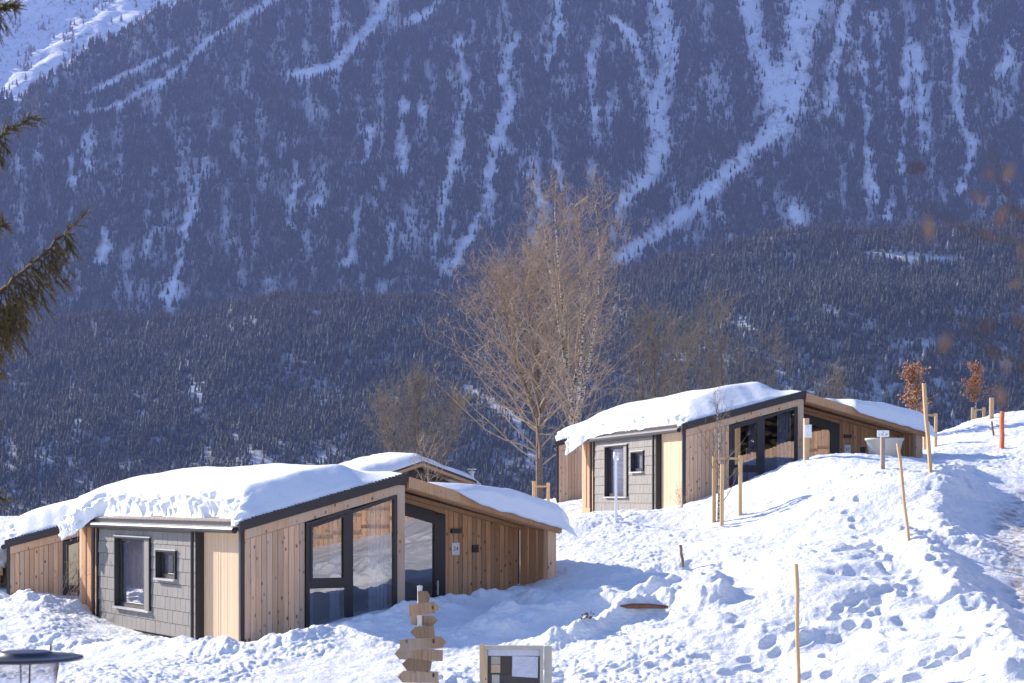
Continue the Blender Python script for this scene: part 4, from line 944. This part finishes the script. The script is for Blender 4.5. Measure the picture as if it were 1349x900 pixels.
bare_tree('sapling', 'pale young birch sapling just behind the nearest cabin ridge', 'sapling', at(565.5, 660, 52), 1.75, .028, 61, [], 12, .8, 1, M['birch'], M['twig'], None, (25, 45), .3, .06, .0, .3, .006)
bare_tree('sapling', 'leafless white stemmed sapling tied between stakes before the upper cabin', 'sapling', at(947, 690, 45), 3.55, .045, 63, [], 20, .75, 1, M['birch'], M['olivetwig'], None, (20, 45), .3, .08, .0, .22, .004, (.03, 0))
bare_tree('sapling', 'tiny bare twig bush at the window of the left larch cabin', 'sapling', at(98, 792, 42.6), .95, .014, 65, [], 8, .5, 1, M['bark'], M['twig'], None, (30, 60), .2, .06, .0, .18, .004, (-.5, 0))
bare_tree('sapling', 'tiny dry twig shrub at the foot of the pale panel of the upper cabin', 'sapling', at(897, 662, 48.3), .5, .008, 67, [], 10, .25, 1, M['bark'], M['olivetwig'], None, (30, 70), .2, .06, .0, .1, .004)
# brown leaved beeches
def beech(label, base, h, r, seed, cz0):
    random.seed(seed); root = empty('young_beech', base, 0, label=label, cat='young tree', group='young brown leaved beeches')
    tk = MB(); pos = limb(tk, Vector((0,0,-.3)), Vector((0,0,1)), h, .045, 10, .015, .03, 8, .5, 0, .2); tk.build('trunk', M['birch'], root, smooth=True)
    br = MB(); lf = MB()
    for i in range(44):
        f = random.uniform(cz0, .98); q = Vector((0,0,-.3)).lerp(pos[-1][0], f); az = random.uniform(0, 6.28); a = R(random.uniform(25, 70))
        g = (f-cz0)/(1-cz0); l = r*(1.15-g*.75)*random.uniform(.6, 1.15)*(1+.25*math.sin(g*9))
        bp = limb(br, q, Vector((math.cos(az)*math.sin(a), math.sin(az)*math.sin(a), math.cos(a))), l, .012, 5, .15, .05, 3, .5, 0, .3)
        for (q2, d2, r2) in bp:
            for _ in range(5):
                c = q2+Vector((random.gauss(0,.06), random.gauss(0,.06), random.gauss(0,.06))); d = Vector((random.gauss(0,1), random.gauss(0,1), random.gauss(-.4,.8))).normalized()*random.uniform(.07,.12); e = d.orthogonal().normalized()*.035
                lf.add([c, c+d*.5+e, c+d, c+d*.5-e], [(0,1,2,3)], random.random())
    br.build('branches', M['bark'], root); lf.build('leaves', M['leaf'], root)
beech('brown leaved young beech behind the right end of the upper cabin', at(1205.5, 600, 60), 3.2, .80, 71, .40)
beech('brown leaved young beech standing on the far snowy crest', at(1286, 562, 75), 2.85, .72, 73, .42)
def stake_frame(label, px, py, Y, posts, rails, w=.06, seed=1):
    random.seed(seed); b0 = at(px, py, Y); root = empty('support_frame', b0, 0, label=label, cat='tree support', group='tree support frames of stakes'); k = Y/F
    for (u, v0, v1, dy) in posts:
        mb = MB(); mb.tube([((u-px)*k, dy, (py-v1)*k-.3), ((u-px)*k+.01, dy, (py-v0)*k)], [w*.6, w*.6], 8, random.random()); mb.build('post', M['stake'], root)
    for (a, c, v, dy) in rails:
        mb = MB(); mb.box((a-px)*k, (c-px)*k, dy-.015, dy+.015, (py-v)*k-.03, (py-v)*k+.03); mb.build('rail', M['stake'], root)
stake_frame('three stakes with a cross rail round the sapling before the upper cabin', 958, 685, 45, [(941, 601, 686, .1), (948, 612, 692, -.45), (975, 600, 680, 0)], [(940, 975, 604, .05)], .085, 1)
stake_frame('stakes and rail by the beech at the upper cabin right end', 1226, 590, 57, [(1232.5, 545, 588, 0), (1221, 545, 594, .3)], [(1221, 1233, 547, -.02)], .085, 2)
stake_frame('three low stakes round the beech on the far crest', 1289, 556, 74, [(1281, 537, 556, 0), (1287.5, 540, 556, .4), (1296, 537, 556, 0)], [(1281, 1288, 541, 0), (1287, 1296, 540, 0)], .11, 3)
stake_frame('single thick stake beside the beech on the far crest', 1306, 556, 72, [(1306, 524, 558, 0)], [], .16, 4)
stake_frame('pair of grey stakes at the foot of the tall bare trees', 712, 664, 68, [(703, 634, 668, 0), (722, 636, 668, 0)], [(703, 722, 641, 0)], .10, 5)

# ---- spruce at the left edge, trunk outside the frame
def spruce(label, base, h, seed, spec, group=None):
    random.seed(seed); root = empty('spruce_tree', base, 0, label=label, cat='spruce', group=group)
    tk = MB(); limb(tk, Vector((0,0,-.3)), Vector((0,0,1)), h, .17, 14, .01, .03, 10, .5, 0, .1); tk.build('trunk', M['bark'], root, smooth=True)
    tw = MB(); nd = MB()
    def needles(a, b, n, ln):
        ax = (b-a); L_ = ax.length; ax.normalize(); u = ax.orthogonal().normalized(); w = ax.cross(u)
        for i in range(n):
            t = random.random(); th = random.uniform(0, 6.283); s = (u*math.cos(th)+w*math.sin(th)); p = a+(b-a)*t
            d = (s*.8+ax*.75).normalized()*ln*random.uniform(.7, 1.1); e = ax.cross(s).normalized()*ln*.085
            nd.add([p-e, p+e, p+d], [(0,1,2)], random.random())
    def finger(p, d, l):
        q = p+d*l*.55+Vector((random.gauss(0,.006), random.gauss(0,.006), -l*.05)); e = q+(d+Vector((0,0,-.25))).normalized()*l*.45
        tw.tube([p, q, e], [.004,.0035,.002], 4, .5, cap=False); n = int(l*420)
        needles(p, q, n//2, .017); needles(q, e, n//2, .015)
    def strand(p, d, l):
        q = p.copy(); pts = [q.copy()]; n = max(3, int(l/.06))
        for i in range(n):
            d = (d+Vector((random.gauss(0,.12), random.gauss(0,.12), -.10))).normalized(); q = q+d*l/n; pts.append(q.copy())
            for sgn in range(2):
                s_ = Vector((random.gauss(0,1), random.gauss(0,1), -.3)).normalized(); finger(q, (d*.8+s_*.75).normalized(), random.uniform(.05,.12))
        tw.tube(pts, [.005*(1-.7*i/n) for i in range(n+1)], 4, .5, cap=False); finger(q, d, .09)
    for (z, az, pts_, hang) in spec:
        P = [Vector(p) for p in pts_]; n = 30; Q = []
        for i in range(n+1):
            t = i/n*(len(P)-1); j = min(int(t), len(P)-2); Q.append(P[j].lerp(P[j+1], t-j)+Vector((random.gauss(0,.006), random.gauss(0,.006), random.gauss(0,.006))))
        tw.tube(Q, [.020*(1-i/(n+1))+.004 for i in range(n+1)], 6, .5)
        for i in range(3, n+1):
            f = i/n; dirb = (Q[i]-Q[i-1]).normalized()
            for _ in range(4):
                L_ = hang*(1.02-f)**.8*random.uniform(.45, 1.1)
                if L_ > .09: strand(Q[i], (dirb*.5+Vector((random.gauss(0,.3), random.gauss(0,.7), -1.0))).normalized(), L_)
            for _ in range(5):
                finger(Q[i], (dirb*.9+Vector((random.gauss(0,.4), random.gauss(0,.6), random.gauss(.0,.4)))).normalized(), random.uniform(.05,.11))
    tw.build('branches', M['spruce_twig'], root); nd.build('needles', M['needle'], root); return root
Y = 12.; tb = Vector((-4.9, 12., 0)); gs = gz(tb.x, tb.y)
def rel(px, py, dY=0): p = at(px, py, Y+dY); return (p.x-tb.x, p.y-tb.y, p.z-gs)
spec = [(0, 0, [(0,0,rel(0,560)[2]), rel(-60,480), rel(-15,395,.1), rel(45,345), rel(107,288)], .72),
        (0, 0, [(0,.2,rel(0,640)[2]), rel(-90,520,.3), rel(-40,440,.3), rel(5,405,.3), rel(30,400,.3)], .55),
        (0, 0, [(0,0,rel(0,330)[2]), rel(-60,250), rel(-20,190), rel(10,172), rel(46,155)], .22),
        (0, 0, [(0,0,rel(0,120)[2]), rel(-50,60), rel(-15,15), rel(5,8), rel(22,10)], .22),
        (0, 0, [(0,0,rel(0,400)[2]), rel(-60,340), rel(-30,306,.2), rel(-8,300,.2), rel(4,294,.2)], .16),
        (0, 0, [(0,0,rel(0,800)[2]), rel(-140,700), rel(-90,640), rel(-30,655), rel(2,654)], .05)]
spruce('spruce whose drooping golden green boughs reach in at the left edge', (tb.x, tb.y, gs), 8.5, 77, spec)
# ---- beech close to the camera at the right, far out of focus
random.seed(81); bx, by = 1.15, 2.0; gg = gz(bx, by); root = empty('near_beech', (bx, by, gg), 0, label='blurred brown leaved branches reaching in close at the right edge', cat='young tree')
tk = MB(); limb(tk, Vector((0,0,-.3)), Vector((0,0,1)), 6.2, .05, 12, .01, .03, 10, .5, 0, .2); tk.build('trunk', M['bark'], root, smooth=True)
br = MB(); lf = MB()
def relb(px, py, Y_): p = at(px, py, Y_); return Vector((p.x-bx, p.y-by, p.z-gg))
for (pts_, lv) in [([Vector((0,0,relb(0,520,2)[2])), relb(1420,380,1.9), relb(1330,270,1.8), relb(1300,180,1.75)], 9), ([Vector((0,0,relb(0,620,2)[2])), relb(1400,520,1.6), relb(1300,455,1.5), relb(1238,400,1.45)], 5),
                   ([Vector((0,0,relb(0,480,2)[2])), relb(1400,330,1.7), relb(1290,310,1.6), relb(1200,262,1.5)], 4), ([Vector((0,0,relb(0,640,2)[2])), relb(1420,560,1.8), relb(1348,480,1.7), relb(1345,330,1.7)], 7)]:
    br.tube(pts_, [.004,.0025,.0015,.0008], 5, .5)
    for i in range(lv):
        t = 1.3+1.7*random.random(); j = min(int(t), 2); c = pts_[j].lerp(pts_[j+1], t-j)+Vector((random.gauss(0,.02), random.gauss(0,.02), random.gauss(0,.02)))
        d = Vector((random.gauss(0,1), random.gauss(0,.5), random.gauss(-.6,.8))).normalized()*random.uniform(.014,.028); e = d.orthogonal().normalized()*random.uniform(.004,.008); lf.add([c, c+d*.5+e, c+d, c+d*.5-e], [(0,1,2,3)], random.random())
br.build('branches', M['bark'], root); lf.build('leaves', M['near_leaf'], root)

# ---- what the windows mirror: plank fence and dark spruces on the bank to the right, outside the frame
def fence(x0, y0, x1, y1, label):
    random.seed(91); L_ = math.hypot(x1-x0, y1-y0); root = empty('plank_fence', (x0, y0, 0), math.atan2(y1-y0, x1-x0), label=label, cat='fence')
    mb = MB(); n = int(L_/.16)
    for i in range(n):
        s = i*.16; a = math.atan2(y1-y0, x1-x0); g = gz(x0+math.cos(a)*s, y0+math.sin(a)*s); mb.box(s, s+.15, -.012, .012, g-.2, g+1.6+random.uniform(-.04,.04))
    mb.build('planks', M['larch'], root)
    for zf in (.3, .9):
        mb = MB(); 
        for i in range(0, n, 6):
            s = i*.16; a = math.atan2(y1-y0, x1-x0); g = gz(x0+math.cos(a)*(s+.5), y0+math.sin(a)*(s+.5)); mb.box(s, s+.96, .02, .05, g+zf-.05, g+zf+.05, .5)
        mb.build('rail', M['oldwood'], root)
fence(12.0, 15.0, 27.0, 32.0, 'plank fence on the snow bank beyond the right frame edge')
random.seed(5)
def hedge_spruce(x, y, h, i):
    g = gz(x, y); root = empty('dark_spruce', (x, y, g), random.uniform(0, 6), label='dark spruce standing behind the plank fence outside the frame', cat='spruce', group='dark spruces behind the plank fence')
    mb = MB(); mb.tube([(0,0,-.3),(0,0,h*.9)], [.16,.03], 8, .5); mb.build('trunk', M['bark'], root)
    mb = MB()
    for k_ in range(420):
        z = random.uniform(.08, 1)**.9; a = random.uniform(0, 6.283); rr = h*.24*(1.04-z); c_ = Vector((math.cos(a), math.sin(a), 0)); p = Vector((0,0,z*h))
        e = Vector((-c_.y, c_.x, 0))*rr*.22; q = p+c_*rr*random.uniform(.75, 1.15)+Vector((0,0,-.25*rr)); mb.add([p, q-e, q+Vector((0,0,-.12*rr))+c_*.1*rr, q+e], [(0,1,2,3)], random.random())
    mb.build('crown', M['dark_needle'], root)
for i in range(22):
    t = i/21; hedge_spruce(15+24*t+random.uniform(-.7,.7), 10+22*t+random.uniform(-1,1), random.uniform(7, 10), i)
for i in range(9):
    t = i/8; hedge_spruce(22+16*t, 4+14*t, random.uniform(8, 11), i)


# ------------------------------------------------------------------ light, air, camera
SUN_AZ = math.atan2(-.777, .629); SUN_EL = R(26)
sd = Vector((math.sin(SUN_AZ)*math.cos(SUN_EL), math.cos(SUN_AZ)*math.cos(SUN_EL), math.sin(SUN_EL)))
w = bpy.data.worlds.new('World'); sc.world = w; w.use_nodes = True; nt = w.node_tree
sky = N(nt, 'ShaderNodeTexSky', sky_type='NISHITA'); sky.sun_disc = False; sky.sun_elevation = SUN_EL; sky.sun_rotation = SUN_AZ
sky.altitude = 900; sky.air_density = 1.0; sky.dust_density = .0; sky.ozone_density = 2.0
bg = nt.nodes['Background']; bg.inputs[1].default_value = .10; L(nt, mixc(nt, 1, sky.outputs[0], (1.0,.97,1.13), 'MULTIPLY'), bg.inputs[0])
sl = bpy.data.lights.new('sun', 'SUN'); sl.energy = 5.0; sl.angle = R(.5); sl.color = (1, .91, .79)
so = bpy.data.objects.new('sun', sl); C.objects.link(so); so.rotation_euler = sd.to_track_quat('Z', 'Y').to_euler()
HZ = MB(); HZ.box(-8200, 8200, -90, 8200, -60, 1900)
m, nt, b = newmat('haze'); nt.nodes.remove(b)
pv = N(nt, 'ShaderNodeVolumePrincipled'); pv.inputs['Density'].default_value = 7.2e-5; pv.inputs['Color'].default_value = (.37,.47,1,1); pv.inputs['Anisotropy'].default_value = .1
L(nt, pv.outputs[0], nt.nodes['Material Output'].inputs['Volume'])
hz = HZ.build('haze', m); tag(hz, kind='stuff')
cam = bpy.data.cameras.new('camera'); co = bpy.data.objects.new('camera', cam); C.objects.link(co)
cam.sensor_width = 36; cam.lens = F/1349*36; cam.clip_end = 30000; cam.clip_start = .1
co.location = (0, 0, 0); co.rotation_euler = (R(90), 0, 0)
cam.shift_y = (HY-450)/1349
cam.dof.use_dof = True; cam.dof.focus_distance = 42; cam.dof.aperture_fstop = 5.6
sc.camera = co
sc.view_settings.view_transform = 'Standard'; sc.view_settings.look = 'None'; sc.view_settings.gamma = 1
sc.view_settings.exposure = 1.1
sc.cycles.use_denoising = True; sc.cycles.volume_bounces = 0; sc.cycles.max_bounces = 6; sc.cycles.transparent_max_bounces = 8
